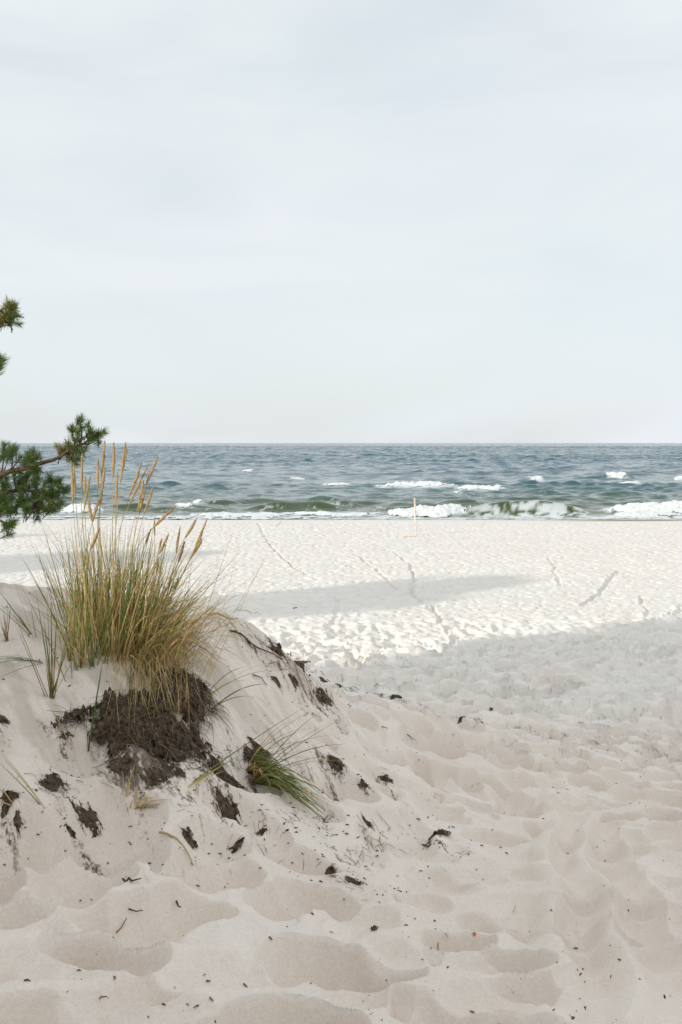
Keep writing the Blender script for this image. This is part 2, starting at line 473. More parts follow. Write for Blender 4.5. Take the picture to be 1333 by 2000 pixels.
def ground_parts(x, y):
    m = mound(x, y)
    z = base_z(y) + m
    d = np.zeros_like(x)
    face = np.zeros_like(x)
    al = (x * 0.55 - y * 0.83)
    ac = (x * 0.83 + y * 0.55)
    N = np.nonzero((y < 30) & (y > 0) & (np.abs(x) < .75 * y + 3))[0]
    if len(N):
        X, Y, M = x[N], y[N], m[N]
        wx = X + 0.12 * (vnoise(X * 2.2, Y * 2.2, 40) - .5) + 0.03 * (vnoise(X * 5, Y * 5, 42) - .5)
        wy = Y + 0.12 * (vnoise(X * 2.2, Y * 2.2, 41) - .5) + 0.03 * (vnoise(X * 5, Y * 5, 43) - .5)
        # how smooth the wind-blown face of the mound is
        fc = sstep(0.30, 0.75, M) * sstep(0.5, -0.6, X + 0.12 * (Y - 4.5)) * sstep(11.5, 9.5, Y)
        face[N] = fc
        near = sstep(30, 20, Y)
        b1 = cell_pits(wx, wy * 1.12, 0.36, 10, .14, .30, .42, .95, 1.25)
        b2 = cell_pits(wx + 31.7, wy + 8.1, 0.25, 20, .09, .18, .14, .32, 1.4, .55)
        bh = np.zeros_like(X)
        for hx, hy, rx, ry, A in HOL:
            q = np.nonzero((np.abs(X - hx) < rx * 1.3 + .1) & (np.abs(Y - hy) < ry * 1.3 + .1))[0]
            if len(q):
                e = ((wx[q] - hx) / rx) ** 2 + ((wy[q] - hy) / ry) ** 2
                bh[q] = smin(bh[q], 1.4 * A * (e - 1), .010)
        damp_b1 = 1 - 0.55 * sstep(0, -0.04, bh)
        amt = near * (1 - 0.88 * fc) * (0.70 + .8 * vnoise(X * .6, Y * .6, 45)) * (1 + .6 * sstep(5, 10, Y))
        e = smin(b1 * amt * damp_b1, bh * (1 - .6 * fc), .010) + 0.85 * b2 * amt + 0.016 * (fbm(X * 11, Y * 11, 99, 3, .6) - .5) * sstep(14, 8, Y)
        e = e + amt * sstep(3.4, 5.5, Y) * cell_pits(wx + 2.2, wy + 7.7, 0.30, 25, .06, .13, .26, .50, 1.5, .7)
        # rills and slips that run down the face
        rill = fbm(ac[N] * 9, al[N] * 1.3, 80, 4) - .5
        lump = fbm(X * 7, Y * 7, 85, 4) - .5
        e = e + fc * (0.060 * rill + 0.045 * lump)
        e = e + 0.12 * (fbm(X * .8, Y * .8, 90, 3) - .5) * near + 0.030 * (fbm(X * 4, Y * 4, 95, 3) - .5) * near + 0.007 * (fbm(X * 22, Y * 22, 97, 2) - .5) * sstep(16, 9, Y)
        d[N] = e
    P = np.nonzero((y > 10) & (y < 65) & (np.abs(x) < .6 * y + 3))[0]
    if len(P):
        X, Y = x[P], y[P]
        far = sstep(10, 19, Y) * sstep(64.5, 62.5, Y)
        wx = X + 0.14 * (vnoise(X * 2.2, Y * 2.2, 40) - .5)
        wy = Y + 0.14 * (vnoise(X * 2.2, Y * 2.2, 41) - .5)
        p1 = cell_pits(wx, wy * 0.9, 0.37, 50, .09, .19, .34, .85, 1.6, .85)
        p2 = cell_pits(wx + 5.3, wy + 3.1, 0.80, 60, .14, .30, .10, .26, 1.5, .5)
        p3 = -cell_pits(wx + 9.7, wy * .9 + 4.4, 0.50, 65, .09, .20, .30, .60, 1.5, .6)
        d[P] += far * (np.minimum(p1, p2) + .45 * p3 + 0.05 * (fbm(X * .55, Y * .55, 71, 3) - .5) + .02 * (fbm(X * 1.9, Y * 1.9, 72, 2) - .5))
    # trails
    for ax, ay, bx, by, w, dep in TR:
        q = np.nonzero((x > min(ax, bx) - 1) & (x < max(ax, bx) + 1) & (y > min(ay, by) - 1) & (y < max(ay, by) + 1))[0]
        if not len(q):
            continue
        xs = x[q] + .16 * (vnoise(x[q] * 1.6, y[q] * 1.6, 78) - .5)
        ys = y[q] + .16 * (vnoise(x[q] * 1.6, y[q] * 1.6, 79) - .5)
        vx, vy = bx - ax, by - ay
        t = np.clip(((xs - ax) * vx + (ys - ay) * vy) / (vx * vx + vy * vy + 1e-9), 0, 1)
        r = np.hypot(xs - ax - t * vx, ys - ay - t * vy) / w
        # rim raised on the sun side so that its shadow darkens the trail
        side = (xs - ax - t * vx) * SUN_H.x + (ys - ay - t * vy) * SUN_H.y
        rim = np.where(side > 0, 1.0, .15) * (.35 if ay > 8 else .25)
        g = -dep * np.clip(1 - r * r, 0, 1) + rim * dep * np.exp(-((r - 1.25) / .5) ** 2)
        g *= 0.65 + 0.7 * vnoise(xs * 1.3, ys * 1.3, 77)
        keep = np.where(ys < 8, np.clip((r - .4) / 1.5, .25, 1), np.clip(r, .3, 1))
        d[q] = np.minimum(d[q], 0) * keep + np.maximum(d[q], 0) + g
    return z + d, m, face, ac, al, d

_LX, _LY, _LS = -7.0, 1.8, 0.02
_LUT = None
def ground_z(x, y):
    """height of the sand, from a fine table near the camera"""
    global _LUT
    x, y = np.asarray(x, float), np.asarray(y, float)
    if _LUT is None:
        gx, gy = np.meshgrid(np.arange(_LX, 7.0, _LS), np.arange(_LY, 15.0, _LS))
        _LUT = ground_parts(gx.ravel(), gy.ravel())[0].reshape(gx.shape)
    fx, fy = (x - _LX) / _LS, (y - _LY) / _LS
    ok = (fx >= 0) & (fy >= 0) & (fx < _LUT.shape[1] - 1.01) & (fy < _LUT.shape[0] - 1.01)
    out = np.empty_like(x)
    if ok.any():
        a, b = fx[ok], fy[ok]
        i, j = a.astype(int), b.astype(int)
        a, b = a - i, b - j
        out[ok] = (_LUT[j, i] * (1 - a) + _LUT[j, i + 1] * a) * (1 - b) + (_LUT[j + 1, i] * (1 - a) + _LUT[j + 1, i + 1] * a) * b
    if not ok.all():
        out[~ok] = ground_parts(x[~ok], y[~ok])[0]
    return out

def gz(x, y):
    return float(ground_z(np.array([x]), np.array([y]))[0])

# clods of roots: label, photo pixel, half size px, thickness m, tilt, loose fibres
CLODS = [
    ('long dark slab of matted roots below the root bank, largest loose one', 440, 1520, 50, 12, .035, -.55, 160), ('forked dark clod just under the long root slab', 440, 1579, 34, 13, .028, -.5, 70),
    ('crumbly brown clod lying aslant on the lower left slope', 172, 1602, 34, 16, .026, -.7, 70), ('fibrous clod below the slender front tuft, upper of the left clods', 102, 1528, 26, 16, .028, .4, 60),
    ('dark hollowed clod at the left edge of the slope', 18, 1562, 26, 22, .04, .2, 70), ('small ragged clod above the pale bent leaf', 369, 1636, 17, 10, .018, -.3, 36),
    ('flat dark clod on open sand right of the pale bent leaf', 464, 1652, 18, 7, .014, -.2, 36), ('little dark clod on open sand below the low green tuft', 513, 1625, 15, 5, .012, -.2, 26),
    ('round bristly black clod at the foot of the mound', 643, 1709, 14, 13, .04, 0, 90), ('shaggy brown clod in a hollow beside the path', 858, 1627, 24, 11, .035, .3, 110),
    ('tangled root clod on the ridge crest behind the grass', 536, 1272, 22, 18, .05, -.4, 110), ('dark clod hanging on the ridge edge below the crest clod', 585, 1300, 26, 13, .03, -.7, 70),
    ('blackish clod at the very end of the ridge', 775, 1361, 13, 8, .05, -.3, 40), ('twiggy clod sprawling on the upper slope below the ridge', 634, 1360, 26, 10, .02, -.4, 80),
    ('flat dark clod on the ridge shoulder', 632, 1331, 14, 5, .02, -.4, 24), ('small dark clod further down the ridge shoulder', 665, 1342, 16, 5, .018, -.4, 24),
    ('shaggy clod right of the low green tuft', 655, 1492, 24, 10, .022, -.6, 90), ('sparse twig litter clod in a sand hollow at mid slope', 755, 1522, 18, 7, .010, .2, 60),
    ('small brown clod with twigs just beyond the low green tuft', 712, 1530, 14, 6, .014, -.3, 40), ('black lump on the distant path sand, nearer the water', 960, 1385, 5, 4, .035, 0, 14),
    ('black lump on the distant path sand, nearer the mound', 900, 1407, 6, 4, .035, 0, 14), ('tiny orange brown clod under the crumbly brown clod', 141, 1628, 11, 8, .02, 0, 24),
    ('little dark clod under the hollowed clod at the left', 34, 1606, 11, 7, .018, 0, 20), ('dark rooty clod left of the root bank', 128, 1440, 16, 8, .02, .1, 50),
    ('dark crumbs of peat above the left edge clods', 6, 1408, 15, 9, .018, .1, 40), ('narrow dark clod streaming down from the root bank', 232, 1492, 30, 15, .02, -.7, 80),
    ('narrow dark clod right of the dried yellow tuft', 300, 1522, 28, 11, .018, -.7, 60), ('dark clod tucked behind the base of the low green tuft', 505, 1478, 38, 18, .022, -.6, 110),
    ('dark litter clod in the crease at the mound foot', 690, 1722, 22, 9, .016, .6, 70), ('bristly dark sprig clod in a foreground hollow', 731, 1816, 7, 11, .03, 0, 40),
    ('thin dark clod in the crease right of the mound', 720, 1610, 14, 8, .012, -.5, 36), ('brown clod on the ridge slope behind the grey hooked twig', 540, 1330, 12, 7, .016, -.4, 30),
    ('sand caked root clod above the grey hooked twig', 575, 1330, 14, 9, .02, -.2, 30),
]

# stains of humus on the slope: (u, v, half length px along the slope, half width px, strength)
STAINS = [(300, 1440, 90, 120, 1.0), (250, 1500, 60, 40, .8), (330, 1510, 70, 45, .75), (420, 1520, 80, 28, .8), (480, 1480, 60, 50, .55), (580, 1480, 60, 60, .45), (200, 1490, 40, 25, .7),
          (380, 1560, 60, 40, .35), (600, 1560, 60, 60, .35), (660, 1640, 60, 40, .4), (720, 1720, 40, 30, .3), (560, 1290, 40, 22, .8), (640, 1350, 40, 22, .6), (760, 1360, 26, 12, .6),
          (100, 1530, 34, 26, .7), (20, 1555, 30, 40, .5), (170, 1600, 50, 24, .6), (0, 1410, 30, 20, .6), (130, 1435, 26, 20, .6), (300, 1640, 70, 60, .18), (240, 1680, 60, 40, .2),
          (850, 1630, 40, 24, .55), (650, 1500, 40, 24, .6), (740, 1520, 30, 14, .5), (500, 1270, 60, 20, .5), (700, 1320, 40, 10, .3), (90, 1400, 20, 12, .5)]
STAINS += [(c[1], c[2], c[4] * 1.5, c[3] * 1.2, .55) for c in CLODS if c[3] > 9]
_sh = hit_px([(s[0], s[1]) for s in STAINS], smooth_z)
_sl = hit_px([(s[0] + s[3], s[1]) for s in STAINS], smooth_z)
_sd = hit_px([(s[0], s[1] + s[2]) for s in STAINS], smooth_z)
STN = [(p[0], p[1], max(.05, np.hypot(p[0] - s[0], p[1] - s[1])), max(.04, abs(p[0] - q[0])), t[4]) for p, q, s, t in zip(_sh, _sl, _sd, STAINS)]

def angles(half, step, extra):
    core = np.arange(-half, half + 1e-9, step)
    side = half + (180.0 - half) * (np.linspace(0, 1, extra + 1)[1:] ** 2.0)
    return np.radians(np.concatenate([-side[::-1], core, side]))

def build_ground():
    rr = [0.02, .3, .7, 1.1, 1.5, 1.8, 2.0]
    while rr[-1] < 69:
        r = rr[-1]
        rr.append(r + min(max(.011, .00125 * r ** 1.5), .075 if r < 46 else .115))
    while rr[-1] < 26000:
        rr.append(rr[-1] * 1.12)
    R = np.array(rr)
    T = angles(22.0, 0.075, 34)
    RR, TT = np.meshgrid(R, T, indexing='ij')
    X, Y = RR * np.sin(TT), RR * np.cos(TT)
    # along a row the ring bends; take y-distance rows inside the frame so that they stay level
    Z, m, face, ac, al, d = ground_parts(X.ravel(), Y.ravel())
    x, y = X.ravel(), Y.ravel()
    st = np.zeros_like(x)
    for sx, sy, L, W, k in STN:
        ex, ey = x - sx, y - sy
        a, b = ex * 0.55 - ey * 0.83, ex * 0.83 + ey * 0.55
        st = np.maximum(st, k * np.exp(-(a / L) ** 2 - (b / W) ** 2))
    sel = (st > 0.02)
    n2 = np.zeros_like(x)
    n2[sel] = fbm(ac[sel] * 10, al[sel] * 1.6, 118, 4, .6)
    stain = st
    damp = np.where(sel, 0.5 * np.clip(st, 0, 1) * sstep(.42, .58, n2), 0) + 0.45 * face * sstep(.45, .65, fbm(ac * 7, al * 1.0, 130, 5, .6))
    wet = sstep(64.6, 65.4, y + 1.0 * (vnoise(x * .12, y * .05, 140) - .5)) * sstep(12, 19, x)
    wet[y < 40] = 0
    o = grid_obj('beach_sand', X, Y, Z.reshape(X.shape), M_SAND, attrs={'stain': stain.reshape(X.shape), 'wet': wet.reshape(X.shape), 'damp': damp.reshape(X.shape), 'dune': sstep(21, 7.5, y + 5 * (vnoise(x * .5, y * .5, 150) - .5)).reshape(X.shape)})  # dune mask: where warm bounce light is painted into the sand
    return tag(o, 'pale trodden sand of the beach and the dune', kind='structure')
build_ground()

# ------------------------------------------------------------------ sea
def water_mat():
    m, n, l, p = new_mat('sea_water')
    geo = n.new('ShaderNodeNewGeometry')
    sep = n.new('ShaderNodeSeparateXYZ')
    l.new(geo.outputs['Position'], sep.inputs['Vector'])
    mr = n.new('ShaderNodeMapRange')
    mr.inputs['From Min'].default_value, mr.inputs['From Max'].default_value = 72, 190
    l.new(sep.outputs['Y'], mr.inputs['Value'])
    r = n.new('ShaderNodeValToRGB')
    r.color_ramp.elements[0].position, r.color_ramp.elements[0].color = 0.0, (*WATER_NEAR, 1)
    r.color_ramp.elements[1].position, r.color_ramp.elements[1].color = 1.0, (*WATER_FAR, 1)
    e = r.color_ramp.elements.new(0.34)
    e.color = (*WATER_MID, 1)
    l.new(mr.outputs['Result'], r.inputs['Fac'])
    a = n.new('ShaderNodeAttribute')
    a.attribute_name = 'foam'
    mx = n.new('ShaderNodeMix')
    mx.data_type = 'RGBA'
    l.new(a.outputs['Fac'], mx.inputs['Factor'])
    l.new(r.outputs['Color'], mx.inputs['A'])
    mx.inputs['B'].default_value = (0.72, 0.76, 0.77, 1)
    l.new(mx.outputs['Result'], p.inputs['Base Color'])
    rg = n.new('ShaderNodeMapRange')
    rg.inputs['To Min'].default_value, rg.inputs['To Max'].default_value = 0.10, 0.8
    l.new(a.outputs['Fac'], rg.inputs['Value'])
    l.new(rg.outputs['Result'], p.inputs['Roughness'])
    p.inputs['IOR'].default_value = 1.333
    # wavelets too small for the mesh tilt the surface
    def tilt(scale, amp, detail):
        nz = n.new('ShaderNodeTexNoise')
        nz.inputs['Scale'].default_value = scale
        nz.inputs['Detail'].default_value = detail
        mp = n.new('ShaderNodeMapping')
        mp.inputs['Scale'].default_value = (0.55, 1.0, 1.0)
        l.new(geo.outputs['Position'], mp.inputs['Vector'])
        l.new(mp.outputs['Vector'], nz.inputs['Vector'])
        v = n.new('ShaderNodeVectorMath')
        v.operation = 'SUBTRACT'
        v.inputs[1].default_value = (.5, .5, .5)
        l.new(nz.outputs['Color'], v.inputs[0])
        w = n.new('ShaderNodeVectorMath')
        w.operation = 'MULTIPLY'
        w.inputs[1].default_value = (amp * .7, amp, 0)
        l.new(v.outputs['Vector'], w.inputs[0])
        return w.outputs['Vector']
    a1 = n.new('ShaderNodeVectorMath'); a1.operation = 'ADD'
    a2 = n.new('ShaderNodeVectorMath'); a2.operation = 'ADD'
    nm = n.new('ShaderNodeVectorMath'); nm.operation = 'NORMALIZE'
    fr = n.new('ShaderNodeMapRange')
    fr.inputs['From Min'].default_value, fr.inputs['From Max'].default_value = 150, 430
    fr.inputs['To Min'].default_value, fr.inputs['To Max'].default_value = 1.0, 2.6
    l.new(sep.outputs['Y'], fr.inputs['Value'])
    l.new(tilt(0.75, 0.75, 4), a1.inputs[0])
    l.new(tilt(0.09, 0.40, 2), a1.inputs[1])
    sc = n.new('ShaderNodeVectorMath'); sc.operation = 'SCALE'
    l.new(a1.outputs['Vector'], sc.inputs[0])
    l.new(fr.outputs['Result'], sc.inputs['Scale'])
    l.new(sc.outputs['Vector'], a2.inputs[0])
    l.new(geo.outputs['Normal'], a2.inputs[1])
    l.new(a2.outputs['Vector'], nm.inputs[0])
    l.new(nm.outputs['Vector'], p.inputs['Normal'])
    return m
WATER_NEAR, WATER_MID, WATER_FAR = (0.055, 0.078, 0.020), (0.045, 0.112, 0.120), (0.022, 0.098, 0.138)
M_WATER = water_mat()
M_FOAM = noise_mat('sea_foam', (0.66, 0.69, 0.69), (0.88, 0.88, 0.87), 5, 0.85, 0.0, 0.8)

def sea_pt(u, v):
    r = ray(u, v)
    k = (SEA - CAMZ) / r.z
    return r.x * k, r.y * k
# wave crests: (u0, u1, v of the crest foot, height px, foam part along the crest or None)
CRESTS = [(365, 570, 1009, 5, (0, 1)), (545, 750, 1007, 5, (0, 1)), (470, 500, 922, 3, (0, 1)), (1215, 1260, 945, 3, (0, 1)), (560, 600, 938, 3, (0, 1)), (480, 690, 996, 19, None), (600, 670, 978, 9, None), (745, 1150, 1008, 20, (0.0, 0.46)), (925, 1155, 1007, 20, None), (600, 700, 990, 10, None), (1000, 1070, 1000, 9, (.1, .9)), (860, 975, 985, 11, None), (760, 820, 988, 7, None),
          (1178, 1400, 1002, 17, (0.0, 1.0)), (1190, 1360, 1012, 10, (0.0, .9)), (735, 900, 952, 9, (0, 1)), (890, 990, 957, 7, (0, 1)), (1010, 1070, 940, 7, (.35, .95)), (1130, 1250, 935, 7, (.45, .8)),
          (1310, 1380, 938, 7, (0, 1)), (628, 690, 948, 4, (0, 1)), (300, 430, 994, 9, (.3, .6)), (200, 300, 995, 9, None), (110, 205, 1002, 14, (0, 1)), (360, 480, 985, 8, (.1, .3)), (430, 560, 983, 5, None),
          (30, 200, 992, 9, None), (1040, 1130, 962, 6, None), (1290, 1400, 958, 8, None), (880, 930, 966, 5, (0, .5)), (700, 760, 968, 5, None), (560, 650, 960, 4, None), (250, 330, 955, 4, None), (500, 540, 940, 4, None),
          (1150, 1240, 968, 6, None), (960, 1010, 975, 5, None), (820, 850, 930, 3, None), (380, 470, 930, 4, None)]
CR = []
for u0, u1, v, h, fo in CRESTS:
    x0, y0 = sea_pt(u0, v)
    x1, _ = sea_pt(u1, v)
    hm = h * y0 / FPX * 0.9
    CR.append((x0, x1, y0 + 0.5, hm, fo))

WAVES = []
_rw = random.Random(3)
for i in range(46):
    lam = 0.9 * (6.0 / 0.9) ** (i / 45.0)
    th = _rw.gauss(0, 0.38) + 0.12
    WAVES.append((lam, 2 * math.pi / lam * math.sin(th), 2 * math.pi / lam * math.cos(th), _rw.uniform(0, 6.28), 0.0105 * lam ** 0.80))

LONG = []
for i in range(14):
    lam = 8.0 * 2.2 ** (i / 13.0)
    th = _rw.gauss(0, 0.45) + 0.25
    LONG.append((lam, 2 * math.pi / lam * math.sin(th), 2 * math.pi / lam * math.cos(th), _rw.uniform(0, 6.28), 0.0075 * lam))

def crest_h(x, y):
    z = np.zeros_like(x)
    for k, (x0, x1, yc, hm, fo) in enumerate(CR):
        L = (x1 - x0) / 2
        sel = (x > x0 - L * .4) & (x < x1 + L * .4) & (np.abs(y - yc) < 9)
        if not np.any(sel):
            continue
        xs, ys = x[sel], y[sel]
        q = (xs - (x0 + x1) / 2) / (L * 1.08)
        env = np.clip(1 - np.abs(q) ** 2.6, 0, 1) * (0.72 + .5 * vnoise(xs * .55, xs * 0 + k, 200))
        s = ys - yc - 0.9 * (vnoise(xs * .18, xs * 0 + 3.7 * k, 210) - .5)
        w = np.where(s < 0, 0.55 + hm * .5, 1.3 + hm * 1.6)
        z[sel] += hm * env * np.exp(-(s / w) ** 2)
    return z

def sea_z(x, y, step):
    gust = 0.45 + 1.1 * fbm(x * .035, y * .018, 230, 3)
    z = np.zeros_like(x)
    for lam, kx, ky, ph, A in WAVES:
        f = np.clip((lam - 2.2 * step) / (1.5 * step + 1e-6), 0, 1)
        w = np.sin(kx * x + ky * y + ph)
        z += A * f * (w + 0.35 * (w * w - .5))
    z = (.75 * z + .8 * np.maximum(z - .10, 0)) * (.62 + .38 * sstep(95, 150, y))
    lf = sstep(180, 460, y)
    for lam, kx, ky, ph, A in LONG:
        z += lf * A * np.sin(kx * x + ky * y + ph)
    big = np.clip(step - 3.0, 0, 14)
    z += big * .07 * (hash2(np.floor(x / 6), np.floor(y / 3), 270) - .5)
    z *= gust * sstep(66, 84, y)
    z += 0.03 * (fbm(x * .8, y * .8, 240, 3) - .5) * sstep(66, 72, y)
    return SEA + z + crest_h(x, y)

def foam_lace(x, y):
    """thin foam left on the water near the shore and round the breakers, 0..1"""
    f = np.zeros_like(x)
    lace = np.abs(fbm(x * .9, y * .35, 250, 4, .55) - .5)
    fine = fbm(x * 1.5, y * 2.8, 255, 4, .6)
    shore = sstep(77, 70.0, y + 2.2 * (vnoise(x * .12, x * 0, 257) - .5))
    f = np.maximum(f, shore * sstep(.40, .62, fine + .10 * shore))
    f = np.maximum(f, .9 * sstep(69.6, 68.4, y))
    for k, (x0, x1, yc, hm, fo) in enumerate(CR):
        if fo is None:
            continue
        a, b = x0 + (x1 - x0) * fo[0], x0 + (x1 - x0) * fo[1]
        e = np.clip((x - a + .6) / 1.2, 0, 1) * np.clip((b + .6 - x) / 1.2, 0, 1)
        s = y - yc
        m = np.where(s < 0, np.exp(-(s / (1.6 + 2 * hm)) ** 2), np.exp(-(s / (2.2 + 3 * hm)) ** 2)) * e
        f = np.maximum(f, (.55 if hm > .6 else 1) * m * sstep(.44, .60, fine + .14 * m))
    wide = sstep(120, 76, y) * sstep(.58, .68, fbm(x * .16, y * .22, 260, 3)) * sstep(.035, .008, lace)
    return np.clip(np.maximum(f, .8 * wide), 0, 1)

def build_sea():
    R = np.arange(62.0, 130.0, 0.24)
    R = np.concatenate([R, np.arange(130, 420, 1.0), np.arange(420, 1500, 3.0)])
    far = [R[-1]]
    while far[-1] < 26000:
        far.append(far[-1] * 1.022)
    R = np.concatenate([R, far[1:]])
    T = angles(22.0, 0.11, 24)
    T = T[np.abs(T) < math.radians(88)]
    step = np.gradient(R)
    YY = np.repeat(R[:, None], len(T), 1)
    X = YY * np.tan(np.repeat(T[None], len(R), 0))
    ST = np.repeat(step[:, None], len(T), 1)
    z = sea_z(X.ravel(), YY.ravel(), ST.ravel())
    fo = foam_lace(X.ravel(), YY.ravel())
    o = grid_obj('sea', X, YY, z.reshape(X.shape), M_WATER, attrs={'foam': fo.reshape(X.shape)})
    tag(o, 'choppy blue green sea up to the horizon', kind='structure')
build_sea()

def build_foam():
    V, F = [], []
    off = 0
    Vs, Qs = [], []
    def add(X, Y, Z, keep):
        nonlocal off
        nr, nc = X.shape
        idx = np.arange(nr * nc).reshape(nr, nc)
        q = np.stack([idx[:-1, :-1], idx[:-1, 1:], idx[1:, 1:], idx[1:, :-1]], -1).reshape(-1, 4)
        q = q[(keep[:-1, :-1] & keep[1:, 1:] & keep[1:, :-1] & keep[:-1, 1:]).ravel()]
        Vs.append(np.stack([X.ravel(), Y.ravel(), Z.ravel()], -1))
        Qs.append(q + off)
        off += nr * nc
    for k, (x0, x1, yc, hm, fo) in enumerate(CR):
        if fo is None:
            continue
        a, b = x0 + (x1 - x0) * fo[0], x0 + (x1 - x0) * fo[1]
        st = 0.085 * yc / 75
        xs = np.arange(a, b, st)
        ys = np.concatenate([np.arange(-1.5 - 1.1 * hm, 0.7, .10)])
        X, S = np.meshgrid(xs, ys)
        wob = 0.9 * (vnoise(X * .18, X * 0 + 3.7 * k, 210) - .5)
        Y = yc + S + wob
        env = np.clip((X - a) / (.18 * (b - a) + .3), 0, 1) * np.clip((b - X) / (.18 * (b - a) + .3), 0, 1)
        lump = fbm(X * 2.1, Y * 2.1, 300 + k, 4, .6)
        low = -(1.15 + .8 * hm) * (0.35 + .9 * vnoise(X * .7, X * 0, 310 + k)) * (.35 + .65 * env)
        top = 0.35 + .35 * (lump - .5)
        fine = fbm(X * 5.5, Y * 3.2, 360 + k, 3, .6)
        mid = np.clip(1 - np.abs((S - (low + top) * .5) / (.5 * (top - low) + .05)), 0, 1)
        keep = (S > low + .5 * (lump - .5)) & (S < top) & (lump + .6 * env > .52) & (fine + .75 * mid * env > .50)
        e2 = sstep(0, .5, S - low) * sstep(.1, .45, env + .15)
        Z = sea_z(X.ravel(), Y.ravel(), np.full(X.size, .2)).reshape(X.shape) + .015 + e2 * (0.05 + hm * .55 * np.clip(lump - .25, 0, 1) * np.exp(-(S / (.5 + hm)) ** 2) + .12 * np.clip(lump - .45, 0, 1))
        add(X, Y, Z, keep)
    # thin wash at the waterline
    xs = np.arange(-27, 27, .09)
    ys = np.arange(67.6, 73.5, .16)
    X, Y = np.meshgrid(xs, ys)
    edge = 68.6 + 1.0 * (vnoise(X * .15, X * 0, 330) - .5) + .4 * (vnoise(X * .6, X * 0, 331) - .5)
    lump = fbm(X * 1.5, Y * .8, 333, 4, .6)
    band2 = 70.6 + 1.6 * (vnoise(X * .09, X * 0, 335) - .5)
    amp2 = sstep(.42, .6, vnoise(X * .11 + 4, X * 0, 336)) + sstep(3, -4, X)
    keep = ((Y > edge) & (Y < edge + .25 + .9 * lump)) | ((np.abs(Y - band2) < 1.1 * amp2 * lump) & (lump > .40))
    Z = np.maximum(sea_z(X.ravel(), Y.ravel(), np.full(X.size, .2)).reshape(X.shape), ground_z(X.ravel(), Y.ravel()).reshape(X.shape)) + .02 + .22 * np.clip(lump - .36, 0, 1) * np.clip(amp2, .3, 1)
    add(X, Y, Z, keep)
    v = np.concatenate(Vs).astype(np.float32)
    q = np.concatenate(Qs)
    used = np.unique(q)
    remap = np.full(len(v), -1)
    remap[used] = np.arange(len(used))
    v, q = v[used], remap[q].astype(np.int32)
    me = bpy.data.meshes.new('sea_foam')
    me.vertices.add(len(v)); me.vertices.foreach_set('co', v.ravel())
    me.loops.add(q.size); me.loops.foreach_set('vertex_index', q.ravel())
    me.polygons.add(len(q))
    me.polygons.foreach_set('loop_start', np.arange(0, q.size, 4, dtype=np.int32))
    me.polygons.foreach_set('loop_total', np.full(len(q), 4, dtype=np.int32))
    me.polygons.foreach_set('use_smooth', np.ones(len(q), dtype=bool))
    me.update(calc_edges=True)
    me.materials.append(M_FOAM)
    o = bpy.data.objects.new('sea_foam', me)
    COL.objects.link(o)
    tag(o, 'white foam of the breakers and the wash at the waterline', kind='stuff')
build_foam()

# ------------------------------------------------------------------ tubes, blades
def frame_of(t):
    t = t.normalized()
    a = Vector((0, 0, 1)) if abs(t.z) < .9 else Vector((1, 0, 0))
    s = t.cross(a).normalized()
    return t, s, s.cross(t).normalized()

def tube(V, F, pts, radii, sides=5, cap=True):
    b = len(V)
    n = len(pts)
    for i, p in enumerate(pts):
        t = (pts[min(i + 1, n - 1)] - pts[max(i - 1, 0)])
        if t.length < 1e-9:
            t = Vector((0, 0, 1))
        t, s, u = frame_of(t)
        for k in range(sides):
            a = 2 * math.pi * k / sides
            V.append(p + (s * math.cos(a) + u * math.sin(a)) * radii[i])
    for i in range(n - 1):
        for k in range(sides):
            k2 = (k + 1) % sides
            F.append((b + i * sides + k, b + i * sides + k2, b + (i + 1) * sides + k2, b + (i + 1) * sides + k))
    if cap:
        F.append(tuple(b + k for k in range(sides))[::-1])
        F.append(tuple(b + (n - 1) * sides + k for k in range(sides)))

def bez(a, c, b, n):
    return [a.lerp(c, t).lerp(c.lerp(b, t), t) for t in [i / (n - 1) for i in range(n)]]

def ribbon(V, F, pts, w, rnd):
    """a folded leaf: V section, widest low down, tapering to the tip"""
    b = len(V)
    n = len(pts)
    tw = rnd.uniform(0, 6.28)
    side = Vector((math.cos(tw), math.sin(tw), 0.2))
    for i, p in enumerate(pts):
        t = pts[min(i + 1, n - 1)] - pts[max(i - 1, 0)]
        t = t.normalized() if t.length > 1e-9 else Vector((0, 0, 1))
        s = (side - t * side.dot(t))
        s = s.normalized() if s.length > 1e-6 else Vector((1, 0, 0))
        u = s.cross(t)
        f = i / (n - 1)
        ww = w * (0.75 + 0.5 * f - 1.22 * f ** 2.2) * .5
        V += [p + s * ww, p + u * ww * .55, p - s * ww]
    for i in range(n - 1):
        a, c = b + i * 3, b + i * 3 + 3
        F += [(a, a + 1, c + 1, c), (a + 1, a + 2, c + 2, c + 1)]

def leaf_pts(p0, tip, rise, n=8, side=0.0):
    mid = p0.lerp(tip, .5) + Vector((side, side * .4, rise))
    return bez(p0, mid, tip, n)

def plant_part(name, parent, V, F, mat, kind=None, label=None, midx=None, mats=None):
    o = mesh_obj(name, V, F, mat, parent, True, mats, midx)
    if kind:
        o['kind'] = kind
    if label:
        o['label'] = label
    return o

def ground_v(u, d):
    """the ground point in the vertical plane of column u, d metres ahead"""
    x = (u - 666.5) / FPX * d
    return Vector((x, d, gz(x, d) - .012))

